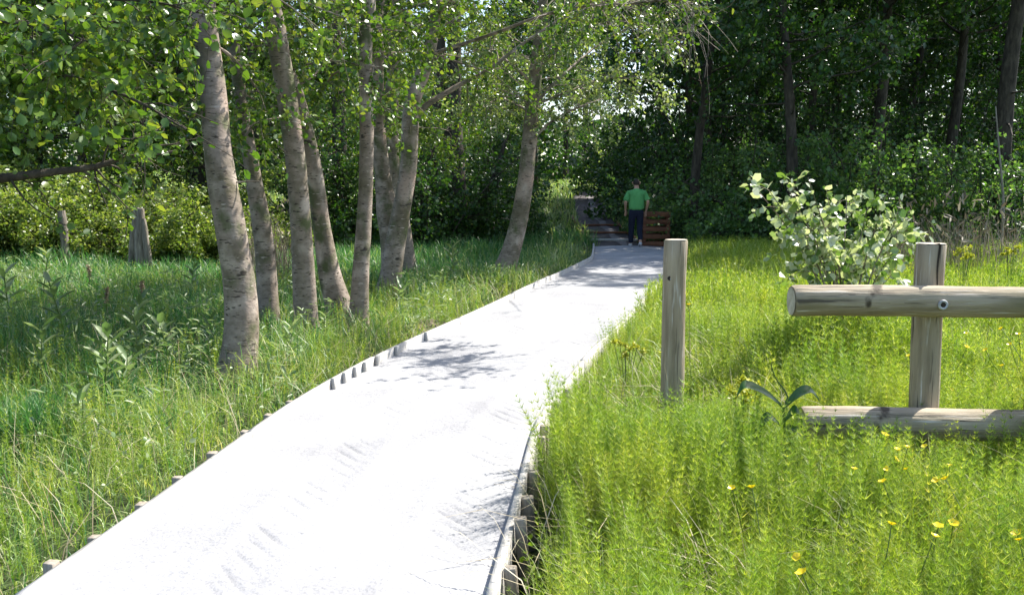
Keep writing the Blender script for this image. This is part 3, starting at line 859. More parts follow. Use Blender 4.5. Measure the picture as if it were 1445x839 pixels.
used = set()
def place(proto, name, x, y, s, label, cat, group, rz=None, sz=None):
    if id(proto) in used:
        o = copy_tree(proto)
    else:
        used.add(id(proto)); o = proto
    o.name = name
    o.location = (x, y, float(gz(x, y)) - .05)
    o.rotation_euler = (0, 0, random.uniform(0, 6.28) if rz is None else rz)
    o.scale = (s, s, s * (sz or 1))
    for k in ('label', 'category', 'group'):
        if k in o: del o[k]
    tag(o, label, cat, group)
    return o

def wx(px, y): return (px - CX) / F_PX * y

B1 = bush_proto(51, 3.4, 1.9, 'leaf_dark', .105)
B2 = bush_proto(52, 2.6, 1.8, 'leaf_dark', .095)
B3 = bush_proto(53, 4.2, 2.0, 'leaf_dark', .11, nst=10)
B4 = bush_proto(55, 3.2, 1.9, 'leaf_lit', .10)
BB = bush_proto(54, 1.5, 1.6, 'leaf_sunlit', .066, nst=12, nleaf=22, bark='bark_dark')
g = 'shrubs along the wood edge'
edge_bushes = [
    (B4, 1010, 25.5, 1.05, 'bushy dark green shrub just right of the timber crate'),
    (B4, 960, 28.5, 1.1, 'low dark shrub directly behind the timber crate'),
    (B4, 935, 34.0, 1.05, 'tall dark shrub rising above the walking person'),
    (B1, 893, 41.0, 1.35, 'dark shrub overhanging the far right side of the track'),
    (B3, 880, 48.0, 1.3, 'farthest dark shrub on the right side of the track'),
    (B4, 1075, 23.0, 1.15, 'mid green rounded shrub behind the pale leaved sapling'),
    (B4, 1140, 24.5, 1.1, 'shrub with lighter green sprays above the pale leaved sapling'),
    (B3, 1085, 28.5, 1.05, 'tall shrub in the second rank behind the rounded shrub'),
    (B4, 1215, 22.5, 1.2, 'dense shrub behind the left part of the fence rail'),
    (B4, 1290, 24.0, 1.05, 'dark shrub standing behind the cracked fence post'),
    (B4, 1365, 22.0, 1.0, 'low shrub behind the dry grass at the wood edge'),
    (B1, 1460, 23.0, 1.1, 'shrub at the right edge of the photo below the leaning tree'),
    (B3, 1190, 30.0, 1.0, 'tall shaded shrub deep in the wood above the fence end'),
    (B4, 1350, 30.5, 1.0, 'tall shaded shrub deep in the wood near the leaning tree'),
    (B3, 1480, 29.0, 1.1, 'tall shrub in the wood beyond the right edge'),
    (B3, 1000, 38.0, 1.2, 'large shrub in the wood behind the crate and shrubs'),
]
for p_, px, y, s, lab in edge_bushes:
    place(p_, 'leafy_bush', wx(px, y), y, s, lab, 'bush', g)
g = 'shrubs behind the alder grove'
for p_, px, y, s, lab in [
    (B1, 600, 24.0, 1.1, 'dark shrub behind the multi stemmed tree'),
    (B3, 560, 27.0, 1.0, 'tall dark shrub filling the gap behind the forked alder'),
    (B2, 690, 26.0, 1.0, 'dark shrub behind the lone curved alder'),
    (B1, 690, 33.0, 1.0, 'far shrub beside the left side of the track'),
    (B3, 500, 25.0, 1.0, 'dark shrub behind the slender middle alder'),
    (B1, 435, 24.0, .95, 'dark shrub seen between the straight alder and the kinked alder'),
    (B2, 660, 36.0, 1.4, 'distant shrub left of the track beyond the curved alder'),
]:
    place(p_, 'leafy_bush', wx(px, y), y, s, lab, 'bush', g)
g = 'sunlit brambles on the left bank'
for px, y, s, lab in [(-40, 19.0, 1.3, 'sunlit bramble at the far left edge of the bank'), (50, 19.6, 1.35, 'sunlit yellow green bramble behind the old grey post'),
                      (135, 20.0, 1.3, 'sunlit bramble between the old post and the split stump'), (215, 19.6, 1.3, 'bright bramble directly behind the split stump'),
                      (290, 20.0, 1.2, 'bright bramble behind the foot of the dark trunked alder'), (-10, 22, 1.7, 'taller bramble in the second rank at far left'),
                      (100, 22.5, 1.7, 'taller bramble behind the middle of the left bank'), (195, 22.5, 1.7, 'taller bramble behind the split stump'),
                      (285, 23, 1.6, 'taller bramble behind the dark trunked alder'), (365, 21.0, 1.1, 'bramble beside the dry reeds between the alders')]:
    place(BB, 'bramble_bush', wx(px, y), y, s, lab, 'bush', g, sz=.84)

for k in range(12):
    y_ = 31 + (k * 5 % 13)
    place((B3, B1)[k % 2], 'leafy_bush', wx(945 + 560 * (k + .5) / 12, y_), y_, 1.45, 'tall shaded shrub deep inside the right hand wood', 'bush', 'shrubs deep inside the right hand wood')
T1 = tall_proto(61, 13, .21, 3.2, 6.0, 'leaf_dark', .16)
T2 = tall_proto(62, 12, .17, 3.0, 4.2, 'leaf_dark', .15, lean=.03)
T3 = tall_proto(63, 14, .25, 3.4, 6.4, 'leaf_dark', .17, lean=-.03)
g = 'tall dark trees of the right hand wood'
for p_, px, y, s, rz, lab in [
    (T3, 1423, 22.5, 1.0, 0.0, 'tall leaning tree with the thickest dark trunk, near the right edge'),
    (T1, 1335, 29.0, 1.0, None, 'tall dark tree rising behind the cracked fence post'),
    (T1, 1228, 27.0, 1.0, None, 'tall straight dark tree above the left end of the rail'),
    (T2, 1135, 31.0, 1.0, None, 'tall tree above the pale leaved sapling'),
    (T3, 990, 30.0, .95, 2.0, 'tall dark tree standing nearest above the free standing post'),
    (T2, 965, 33.0, 1.0, None, 'slimmer tall tree left beside the dark one above the post'),
    (T1, 1060, 36.0, 1.05, None, 'tall tree deep in the wood between the post and the sapling'),
    (T2, 1275, 34.0, 1.05, None, 'tall slim tree deep in the wood left of the cracked post'),
    (T3, 1180, 39.0, 1.05, None, 'tall tree farthest back above the sapling'),
    (T2, 1400, 37.0, 1.1, None, 'tall tree far back behind the leaning tree'),
    (T1, 1490, 33.0, 1.1, None, 'tall tree at the right edge behind the leaning tree'),
    (T1, 930, 42.0, 1.1, None, 'tall tree far back above the walking person'),
    (T2, 1108, 22.6, .95, None, 'tall tree at the wood edge above the left part of the sapling'),
    (T2, 985, 25.0, .9, None, 'tall tree at the wood edge just right of the timber crate'),
]:
    place(p_, 'tall_tree', wx(px, y), y, s, lab, 'tree', g, rz=rz)
for k in range(16):
    y_ = 38 + (k * 7 % 16)
    place((T1, T2, T3)[k % 3], 'tall_tree', wx(960 + 560 * (k + .5) / 16, y_), y_, 1.05, 'tall dark tree standing deep inside the right hand wood', 'tree', 'trees deep inside the right hand wood')
TL1 = tall_proto(64, 11, .17, 3.2, 1.8, 'leaf', .15, nl=30)
place(T1, 'tall_tree', wx(745, 58), 58, 1.0, 'distant tall tree whose crown hangs over the far end of the track', 'tree', 'far trees over the track')
place(T2, 'tall_tree', wx(752, 46), 46, 1.0, 'tall tree left of the far track, its crown closing the gap of sky', 'tree', 'far trees over the track')
place(T2, 'tall_tree', wx(800, 57), 57, 1.05, 'tall tree standing right where the far track bends out of sight', 'tree', 'far trees over the track')
place(T3, 'tall_tree', wx(822, 64), 64, 1.0, 'distant tall tree farthest along the track, its crown above the walking person', 'tree', 'far trees over the track')
g = 'background trees on the left'
for p_, px, y, s, lab in [
    (TL1, -60, 24.0, 1.0, 'background tree behind the brambles at the far left'),
    (TL1, 60, 27.0, 1.0, 'background tree above the old grey post'),
    (TL1, 175, 25.5, 1.05, 'background tree above the split stump'),
    (TL1, 270, 29.0, 1.05, 'background tree behind the dark trunked alder'),
    (TL1, 360, 27.0, 1.0, 'background tree behind the kinked alder'),
    (TL1, 450, 31.0, 1.1, 'background tree behind the upright alders'),
    (TL1, 545, 33.0, 1.05, 'background tree behind the forked alder'),
    (TL1, 630, 38.0, 1.05, 'background tree behind the multi stemmed tree'),
    (TL1, 705, 56.0, .95, 'distant tree left of the track against the sky'),
    (TL1, 120, 35.0, 1.2, 'background tree far behind the left bank'),
    (TL1, 320, 38.0, 1.2, 'background tree farthest behind the grove'),
]:
    place(p_, 'background_tree', wx(px, y), y, s, lab, 'tree', g)

# far woodland closing the view
def far_wood():
    r = np.random.default_rng(90)
    n = 60000
    y = r.uniform(58, 85, n); x = r.uniform(-58, 58, n)
    u_ = x - y * wx(775, 1.0); gap = (u_ > -3.2) & (u_ < 11)
    h = np.where(gap, r.uniform(0, 4.6, n), r.uniform(0, 1, n)**.8 * (9 + 3 * np.sin(x * .5) + 2 * np.sin(x * 1.3)))
    z = gz(x, y) + h
    p = np.stack([x, y, z], -1); 
    mb = MB(); scatter(mb, LEAF2_T, LEAF2_F, p, rand_dirs(n, r), rand_dirs(n, r) + [0, 0, .5], r.uniform(.3, .6, n))
    for k in range(60):
        xx, yy = r.uniform(-58, 58), r.uniform(58, 84)
        if -3.5 < xx - yy * wx(775, 1.0) < 11.5: continue
        z0 = float(gz(xx, yy))
        tube(mb, np.array([[xx, yy, z0 - .2], [xx + r.normal(0, .3), yy, z0 + 4], [xx + r.normal(0, .5), yy, z0 + 9]]), [.25, .18, .08], 6, 1)
    o = mb.build('far_woodland', [M['leaf_dark'], M['bark_dark']])
    tag(o, 'far off woodland closing the view behind the nearer trees', 'woodland', kind='stuff')
far_wood()

# thin pale dead stem by the leaning tree
def dead_stem():
    y = 19.5
    P = spline(np.array([at_y(x, yy, y) for x, yy in ((1416, 300), (1415, 270), (1412, 235), (1408, 190), (1405, 150))]), 20)
    b = P[0].copy(); b[2] = float(gz(b[0], y))
    mb = MB(); tube(mb, np.vstack([[b], P]) - b, np.concatenate([[.03], np.linspace(.03, .012, 20)]), 8, rough=.05)
    root = empty('dead_sapling', tuple(b)); mb.build('trunk', M['bark_pale'], root)
    tag(root, 'thin pale bare stem in front of the leaning dark tree', 'dead tree')
dead_stem()

# ------------------------------------------------------------------ pale-leaved sapling behind the rail
def sapling():
    y = 7.2
    b = at_y(1195, 420, y); b[2] = float(gz(b[0], y))
    root = empty('alder_sapling', tuple(b))
    pl = Plant(71); r = pl.r
    tips = [(1056, 250), (1085, 268), (1110, 262), (1140, 250), (1165, 262), (1195, 275), (1225, 290), (1250, 275), (1268, 300), (1275, 335), (1125, 330), (1135, 365), (1220, 345), (1165, 315), (1145, 295), (1265, 380), (1120, 290)]
    for k, (px, py) in enumerate(tips):
        yy = y + r.uniform(-.5, .5)
        t = at_y(px, py, yy) - b
        m = t * .5 + np.array([0, 0, .12]); m[0] *= .7
        P = spline(np.array([[r.normal(0, .03), r.normal(0, .03), -.05], m, t]), 10)
        pl.limb(None, None, 0, .011, 8, 7, pts=P, first=.5, tw=.2, sub=1, spread=.012)
        pl.leaves_along(P[5:], 10, .012)
    pl.wood('stems', M['bark'], root)
    pl.crown('foliage', M['sallow_gloss'], .068, root, up=.3)
    tag(root, 'pale glossy leaved sapling standing in the meadow behind the upper rail', 'sapling')
sapling()

# ------------------------------------------------------------------ ground cover (uncountable: stuff)
def region(n, xa, xb, ya, yb, r):
    return r.uniform(xa, xb, n), r.uniform(ya, yb, n)

def blades(mb, x, y, h, w, lean, r, mi=0, tipdroop=.5, z=None):
    n = len(x)
    z0 = gz(x, y) if z is None else z
    a = r.uniform(0, 2 * math.pi, n); d = np.stack([np.cos(a), np.sin(a)], -1)
    b = a + math.pi / 2 + r.normal(0, .5, n); s = np.stack([np.cos(b), np.sin(b), np.zeros(n)], -1)
    ln = lean * r.uniform(.2, 1.6, n)
    V = np.empty((n, 7, 3))
    ts = [0, .4, .75, 1.0]; ws = [1, .9, .6, 0]
    for k, (t, ww) in enumerate(zip(ts, ws)):
        hor = ln * h * (t**2)
        zz = z0 + h * (t - tipdroop * ln * t**3 * .8)
        c = np.stack([x + d[:, 0] * hor, y + d[:, 1] * hor, zz], -1)
        if k < 3:
            V[:, 2 * k] = c - s * (w * ww)[:, None] / 2; V[:, 2 * k + 1] = c + s * (w * ww)[:, None] / 2
        else:
            V[:, 6] = c
    off = (np.arange(n) * 7)[:, None, None]
    q = np.array([[0, 1, 3, 2], [2, 3, 5, 4]]); tri = np.array([[4, 5, 6]])
    n0 = mb.n
    mb.add(V.reshape(-1, 3), (q[None] + off).reshape(-1, 4), mi)
    mb.parts.append((np.zeros((0, 3)), (tri[None] + off).reshape(-1, 3) + n0, mi))

def horsetail_template(seed, W, B, h=.5, wd=.0035, bl=.11):
    r = np.random.default_rng(seed)
    V, F = [], []
    def tri(a, b, w, sd):
        i = len(V); V.extend([a - sd * w, a + sd * w, b]); F.append([i, i + 1, i + 2])
    for k in range(2):
        sd = np.array([1.0, 0, 0]) if k else np.array([0, 1.0, 0])
        tri(np.zeros(3), np.array([0, 0, h]), wd, sd)
    for wv in range(W):
        t = .22 + .74 * wv / W
        ph = r.uniform(0, 6)
        L = bl * (1 - .85 * max(0, t - .3) / .7) * r.uniform(.85, 1.1)
        for b in range(B):
            a = ph + 2 * math.pi * b / B + r.normal(0, .2)
            e = r.uniform(.5, 1.05)
            dr = np.array([math.cos(a) * math.cos(e), math.sin(a) * math.cos(e), math.sin(e)])
            p = np.array([0, 0, t * h])
            sd = norm(np.cross(dr, [0, 0, 1]) + r.normal(0, .5, 3))
            tri(p, p + dr * L * r.uniform(.7, 1.15), wd * .55, sd)
    return np.array(V), np.array(F)

def horsetails(mb, x, y, hs, tmpls, r):
    n = len(x); z = gz(x, y)
    which = r.integers(0, len(tmpls), n)
    for k, (T, F) in enumerate(tmpls):
        m = which == k
        if not m.any(): continue
        N = m.sum()
        ax = norm(np.stack([r.normal(0, .14, N), r.normal(0, .14, N), np.ones(N)], -1))
        nr = np.stack([r.normal(0, 1, N), r.normal(0, 1, N), np.zeros(N)], -1)
        T2 = T[:, [0, 2, 1]]
        scatter(mb, T2, F, np.stack([x[m], y[m], z[m]], -1), ax, nr, hs[m])

def patch(x, y, s, ph=0):
    return .5 + .25 * np.sin(x * s + ph) * np.sin(y * s * .8 + ph * 2) + .25 * np.sin(x * s * 2.3 + y * s * 1.7 + ph)

def right_meadow():
    r = np.random.default_rng(101)
    holes = [(at(px, py, .25)[:2], q) for px, py, q in ((1145, 690, .11), (980, 800, .10), (1160, 650, .08), (1190, 800, .07), (1390, 720, .08), (860, 760, .07), (1040, 760, .06), (1300, 800, .06))]
    def solid(x, y):
        k = np.ones(len(x), bool)
        for c, q in holes: k &= (x - c[0])**2 + ((y - c[1]) * .42)**2 > (1.25 * q)**2
        return k
    H1 = [horsetail_template(i, 15, 10, h=.54, wd=.0021, bl=.10) for i in range(8)]
    H2 = [horsetail_template(20 + i, 11, 7, h=.5, wd=.0034, bl=.105) for i in range(5)]
    H3 = [horsetail_template(40 + i, 5, 5, wd=.008, bl=.15) for i in range(4)]
    mb = MB(); mg = MB()
    for (ya, yb, dens, tm, bd, bw) in ((1.9, 5.5, 800, H1, 260, .005), (5.5, 10, 480, H2, 200, .007), (10, 22, 170, H3, 100, .012)):
        xa, xb = -.5, yb * .62 + 1.6
        A = (xb - xa) * (yb - ya)
        x, y = region(int(A * dens), xa, xb, ya, yb, r)
        dr = x - xr(y)
        k = (dr > np.where(y > 6.8, .05, .26)) & (x < y * .62 + 1.6)
        edge = np.where(y > 6.6, 1.0, sstep(.2, .5, dr))
        k &= r.uniform(0, 1, len(x)) < (.25 + .75 * edge) * (.55 + .45 * patch(x, y, 1.9))
        k &= solid(x, y); x, y, e = x[k], y[k], edge[k]
        hs = r.uniform(.8, 1.25, len(x)) * (.88 + .38 * patch(x, y, 1.3, 2.0)) * (1 - .30 * sstep(4.45, 4.9, y) * (1 - sstep(8, 11, y)) * (1 - .9 * sstep(1.5, 2.1, x))) * (1 + .45 * np.exp(-((x - 2.65)**2 / .5 + (y - 6.5)**2 / .4))) * (.75 + .25 * e) * (1 - .15 * sstep(8, 15, y))
        horsetails(mb, x, y, hs, tm, r)
        x, y = region(int(A * bd), xa, xb, ya, yb, r)
        dr = x - xr(y)
        k = (dr > np.where(y > 6.8, .05, .24)) & (x < y * .62 + 1.6)
        k &= solid(x, y); x, y = x[k], y[k]
        h = r.uniform(.3, .64, len(x)) * (.8 + .35 * patch(x, y, 1.1, 4.0))
        blades(mg, x, y, h, np.full(len(x), bw) * r.uniform(.5, 1.2, len(x)), .5, r)
    o = mb.build('horsetail_meadow', M['horsetail'], smooth=False)
    tag(o, 'dense bright green horsetails filling the meadow right of the path', 'horsetails', kind='stuff')
    o = mg.build('meadow_grass', M['grass'], smooth=False)
    tag(o, 'tall green grass mixed among the horsetails right of the path', 'grass', kind='stuff')
    me_ = MB(); x, y = region(560, .05, .6, 4.1, 5.7, r); k = (x - xr(y) > .22) & (x - xr(y) < .42) & (y > 4.3); x, y = x[k], y[k]
    horsetails(me_, x, y, r.uniform(1.1, 1.65, len(x)) * (1 - .3 * sstep(5.0, 5.7, y)), H1, r)
    tag(me_.build('path_edge_horsetails', M['horsetail'], smooth=False), 'taller horsetails leaning over the right edging board of the path', 'horsetails', kind='stuff')
    # dry pale stalks with seed heads
    ms = MB()
    n = 900
    x, y = region(n * 2, -.3, 8, 2.2, 12, r)
    k = (x - xr(y) > .15) & (x < y * .6 + 1)
    x, y = x[k], y[k]
    blades(ms, x, y, r.uniform(.5, .8, len(x)), np.full(len(x), .0035), .75, r)
    # bent pale arching blades
    n = 1100
    x, y = region(n * 2, -.3, 6, 2.2, 8, r); k = (x - xr(y) > .15) & (x < y * .6 + 1); x, y = x[k], y[k]
    blades(ms, x, y, r.uniform(.4, .7, len(x)), np.full(len(x), .007), 1.1, r)
    o = ms.build('dry_grass', M['straw'], smooth=False)
    tag(o, 'pale dry stalks scattered through the green meadow on the right', 'dry grass', kind='stuff')
    # low broad leaves among the stems
    mw = MB()
    n = 9000
    x, y = region(n, -.3, 11, 2.0, 18, r); k = (x - xr(y) > .12) & (x < y * .62 + 1.5); x, y = x[k], y[k]
    p = np.stack([x, y, gz(x, y) + r.uniform(.1, .42, len(x))], -1)
    scatter(mw, LEAF_T, LEAF_F, p, norm(rand_dirs(len(x), r) * [1, 1, .4]), rand_dirs(len(x), r) * .9 + [0, 0, .6], r.uniform(.018, .042, len(x)))
    o = mw.build('meadow_herbs', M['horsetail'], smooth=False)
    tag(o, 'small broad leaved herbs among the horsetails on the right', 'herbs', kind='stuff')
right_meadow()

def left_grass():
    r = np.random.default_rng(102)
    mb = MB(); mc = MB(); mh = MB(); ms = MB(); mw = MB()
    H2 = [horsetail_template(60 + i, 11, 7, wd=.0032, bl=.10) for i in range(5)]
    for (ya, yb, dens, bw) in ((3.0, 7, 1250, .0065), (7, 12, 750, .008), (12, 25, 330, .013), (25, 62, 60, .03)):
        xa, xb = -yb * .62 - 1.6, 9 if yb > 25 else (3.2)
        A = (xb - xa) * (yb - ya)
        x, y = region(int(A * dens), xa, xb, ya, yb, r)
        ok = np.where(y < END_Y, xl(y) - x > .03, np.abs(x - trk_x(y)) > .6) & (x > -y * .62 - 1.6)
        ok &= r.uniform(0, 1, len(x)) < .5 + .5 * patch(x, y, 1.6, 1.0)
        x, y = x[ok], y[ok]
        dl = np.where(y < END_Y, xl(y) - x, 3)
        h = r.uniform(.2, .56, len(x)) * (1 - .35 * sstep(7.5, 5.5, y) * 1) * (.6 + .75 * patch(x, y, 1.2, 3.0)) * (.3 + .7 * sstep(.05, .8, dl))
        if yb > 25: h *= .9
        w = np.full(len(x), bw) * r.uniform(.6, 1.25, len(x))
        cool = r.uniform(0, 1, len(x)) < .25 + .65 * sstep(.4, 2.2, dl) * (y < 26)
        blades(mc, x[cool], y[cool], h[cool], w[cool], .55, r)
        blades(mb, x[~cool], y[~cool], h[~cool], w[~cool], .95, r)
    x, y = region(18000, -10, 3, 3.2, 16, r)
    k = (xl(y) - x > .15) & (x > -y * .62 - 1) & (r.uniform(0, 1, 18000) < patch(x, y, .9, 5.0))
    x, y = x[k], y[k]
    horsetails(mh, x, y, r.uniform(.5, 1.0, len(x)), H2, r)
    x, y = region(6500, -10, 3, 3.2, 16, r); k = (xl(y) - x > .05) & (x > -y * .62 - 1); x, y = x[k], y[k]
    blades(ms, x, y, r.uniform(.25, .6, len(x)), np.full(len(x), .005), .9, r)
    x, y = region(12000, -14, 3, 3.2, 22, r); k = (xl(y) - x > .1) & (x > -y * .62 - 1) & (r.uniform(0, 1, 12000) < .25 + .75 * patch(x, y, .8, .3)); x, y = x[k], y[k]
    p = np.stack([x, y, gz(x, y) + r.uniform(.05, .38, len(x))], -1)
    scatter(mw, LEAF_T, LEAF_F, p, norm(rand_dirs(len(x), r) * [1, 1, .4]), rand_dirs(len(x), r) * .9 + [0, 0, .6], r.uniform(.02, .05, len(x)))
    n = 9000; cx_ = r.uniform(-9, 1, 90); cy_ = r.uniform(4.5, 15, 90); c_ = r.integers(0, 90, n)
    x, y = cx_[c_] + r.normal(0, .2, n), cy_[c_] + r.normal(0, .22, n); k = (xl(y) - x > .2) & (x > -y * .62 - 1); x, y = x[k], y[k]
    p = np.stack([x, y, gz(x, y) + r.uniform(.08, .5, len(x))], -1)
    scatter(mw, LANCE_T, LEAF_F, p, norm(rand_dirs(len(x), r) * [1, 1, .3] + [0, 0, .35]), rand_dirs(len(x), r) * .5 + [0, 0, 1], r.uniform(.05, .12, len(x)))
    tag(mb.build('verge_grass', M['grass'], smooth=False), 'sunlit grass verge along the left side of the path', 'grass', kind='stuff')
    tag(mc.build('woodland_grass', M['grass_shade'], smooth=False), 'grass in the shade under the alders, shade also painted into its cool green', 'grass', kind='stuff')
    tag(mh.build('verge_horsetails', M['horsetail'], smooth=False), 'patches of horsetail in the grass left of the path', 'horsetails', kind='stuff')
    tag(ms.build('verge_dry_grass', M['straw'], smooth=False), 'pale dry blades lying in the grass left of the path', 'dry grass', kind='stuff')
    tag(mw.build('woodland_herbs', M['weed'], smooth=False), 'small broad leaved weeds in the grass under the alders', 'herbs', kind='stuff')
left_grass()

def far_right_grass():
    r = np.random.default_rng(103)
    mb = MB()
    x, y = region(26000, 3.5, 26, 20, 40, r)
    k = np.where(y < END_Y, x - xr(y) > .1, x - trk_x(y) > .8) & (x < y * .62 + 2)
    x, y = x[k], y[k]
    blades(mb, x, y, r.uniform(.2, .5, len(x)), np.full(len(x), .016), .6, r)
    tag(mb.build('wood_edge_grass', M['grass_shade'], smooth=False), 'shaded grass along the foot of the right hand wood', 'grass', kind='stuff')
far_right_grass()

def dry_reeds(label, px0, px1, y0, y1, n, hmin, hmax, seed):
    r = np.random.default_rng(seed)
    y = r.uniform(y0, y1, n); x = wx(r.uniform(px0, px1, n), y)
    mb = MB()
    blades(mb, x, y, r.uniform(hmin, hmax, n), np.full(n, .011), .35, r)
    m = int(n * .5)
    P = np.stack([x[:m], y[:m], gz(x[:m], y[:m]) + r.uniform(hmin * .7, hmax, m)], -1)
    scatter(mb, LANCE_T, LEAF_F, P, norm(rand_dirs(m, r) + [0, 0, .8]), rand_dirs(m, r), r.uniform(.08, .2, m))
    tag(mb.build('dry_reeds', M['reed'], smooth=False), label, 'dry reeds', kind='stuff')
dry_reeds('dry pale reeds at the foot of the wood on the right', 1265, 1450, 13.5, 17.5, 420, .8, 1.45, 5)
dry_reeds('dry pale reed clump seen between the alders', 352, 412, 15.5, 17.5, 200, .8, 1.5, 6)

# ------------------------------------------------------------------ individual plants
def weed_proto(seed, h=.42, n=16, L=.13, mat='weed', w=1.0):
    root = empty('willowherb_plant')
    r = np.random.default_rng(seed)
    ms, ml = MB(), MB()
    P = walk((0, 0, -.03), (r.normal(0, .1), r.normal(0, .1), 1), h, 6, .06, 0, r)
    tube(ms, P, np.linspace(.006, .003, 7), 5)
    p, a, nn = [], [], []
    for k in range(n):
        t = .3 + .7 * k / n
        i = min(int(t * 6), 5)
        q = P[i] + (P[i + 1] - P[i]) * (t * 6 - i)
        an = k * 2.4
        e = .25 + .6 * t
        p.append(q); a.append((math.cos(an) * math.cos(e), math.sin(an) * math.cos(e), math.sin(e))); nn.append((-math.cos(an) * math.sin(e), -math.sin(an) * math.sin(e), math.cos(e)))
    sc = L * r.uniform(.7, 1.15, n)
    scatter(ml, LANCE_T, LEAF_F, np.array(p), np.array(a), np.array(nn), np.stack([sc * 1.3 * w, sc, sc], -1))
    ms.build('stem', M['stem'], root); ml.build('leaves', M[mat], root)
    return root
W1, W2, W3 = weed_proto(1), weed_proto(2, .5, 18, .12), weed_proto(3, .34, 14, .14)
def put(proto, px, py, z, s, label, name=None, cat='plant', group=None):
    p = at(px, py, z); s *= 1.35
    if id(proto) in used: o = copy_tree(proto)
    else: used.add(id(proto)); o = proto
    if name: o.name = name
    o.location = (p[0], p[1], float(gz(p[0], p[1])))
    o.rotation_euler = (0, 0, random.uniform(0, 6.28)); o.scale = (s, s, s)
    tag(o, label, cat, group)
    return o
g = 'pale leafed willowherbs in the left grass'
for pr, px, py, s, lab in [(W1, 147, 592, 1.25, 'pale leaved willowherb with a broad whorl, nearest the front on the left'),
                           (W3, 178, 590, 1.1, 'short willowherb just right of the pale whorled one'),
                           (W2, 200, 560, 1.2, 'taller thin willowherb behind the short one'),
                           (W2, 100, 505, 1.3, 'willowherb further back in the shade on the left'),
                           (W1, 15, 470, 1.5, 'willowherb at the left edge of the photo'),
                           (W3, 245, 520, 1.2, 'willowherb left of the stoutest alder'),
                           (W1, 60, 565, 1.1, 'willowherb beside the dark tussock on the left'),
                           (W2, 405, 545, .9, 'willowherb growing at the path edge past the stoutest alder'),
                           (W3, 560, 455, 1.2, 'willowherb in front of the forked alder'),
                           (W1, 120, 640, .8, 'small willowherb in the sunny grass at lower left'), (W3, 300, 500, 1.0, 'willowherb close beside the stoutest alder trunk, on its left'),
                           (W2, 60, 430, 1.3, 'willowherb in the shade left of the russet sorrels'), (W1, 270, 430, 1.1, 'willowherb in the shade behind the stoutest alder'),
                           (W3, 180, 480, 1.2, 'willowherb in the middle of the shaded left meadow'), (W1, 460, 500, .8, 'willowherb at the foot of the straight upright alder'),
                           (W2, 640, 415, 1.3, 'willowherb in the grass between forked and curved alders')]:
    put(pr, px, py, -.15, s, lab, group=g)

def russet_proto(seed):
    root = empty('sorrel_plant'); r = np.random.default_rng(seed)
    ms, ml = MB(), MB()
    P = walk((0, 0, -.03), (0, 0, 1), .6, 6, .05, 0, r); tube(ms, P, np.linspace(.006, .003, 7), 5)
    n = 200; t = r.uniform(.65, 1, n) * 5.99; i = t.astype(int)
    p = P[i] + (P[i + 1] - P[i]) * (t - i)[:, None] + r.normal(0, .011, (n, 3))
    scatter(ml, LEAF_T, LEAF_F, p, rand_dirs(n, r), rand_dirs(n, r), r.uniform(.015, .03, n))
    ms.build('stem', M['stem'], root); ml.build('seed_head', M['russet'], root)
    return root
S1 = russet_proto(4)
for px, py, s, lab in [(128, 425, 0.75, 'russet topped sorrel in front of the old grey post'), (150, 460, 0.7, 'russet topped sorrel below and right of the old post'), (205, 455, 0.75, 'russet topped sorrel in front of the split stump')]:
    put(S1, px, py, -.15, s, lab, cat='plant', group='russet sorrels on the left')

def tussock(seed, px, py, label, mat, h, n, rad):
    r = np.random.default_rng(seed); p = at(px, py, -.15)
    a = r.uniform(0, 6.28, n); q = rad * np.sqrt(r.uniform(0, 1, n))
    mb = MB(); x, y = p[0] + q * np.cos(a), p[1] + q * np.sin(a)
    blades(mb, q * np.cos(a), q * np.sin(a), r.uniform(.5, 1, n) * h, np.full(n, .006), .55, r, z=np.zeros(n))
    o = mb.build('grass_tussock', M[mat], smooth=False, loc=(p[0], p[1], float(gz(p[0], p[1]))))
    tag(o, label, 'tussock')
tussock(7, 38, 640, 'dark green bushy tussock near the left edge', 'grass_shade', .5, 900, .22)  # dark through the grass copy that has shade in its colour
tussock(8, 230, 470, 'leafy tussock in the shade left of the stoutest alder', 'grass_shade', .45, 600, .25)

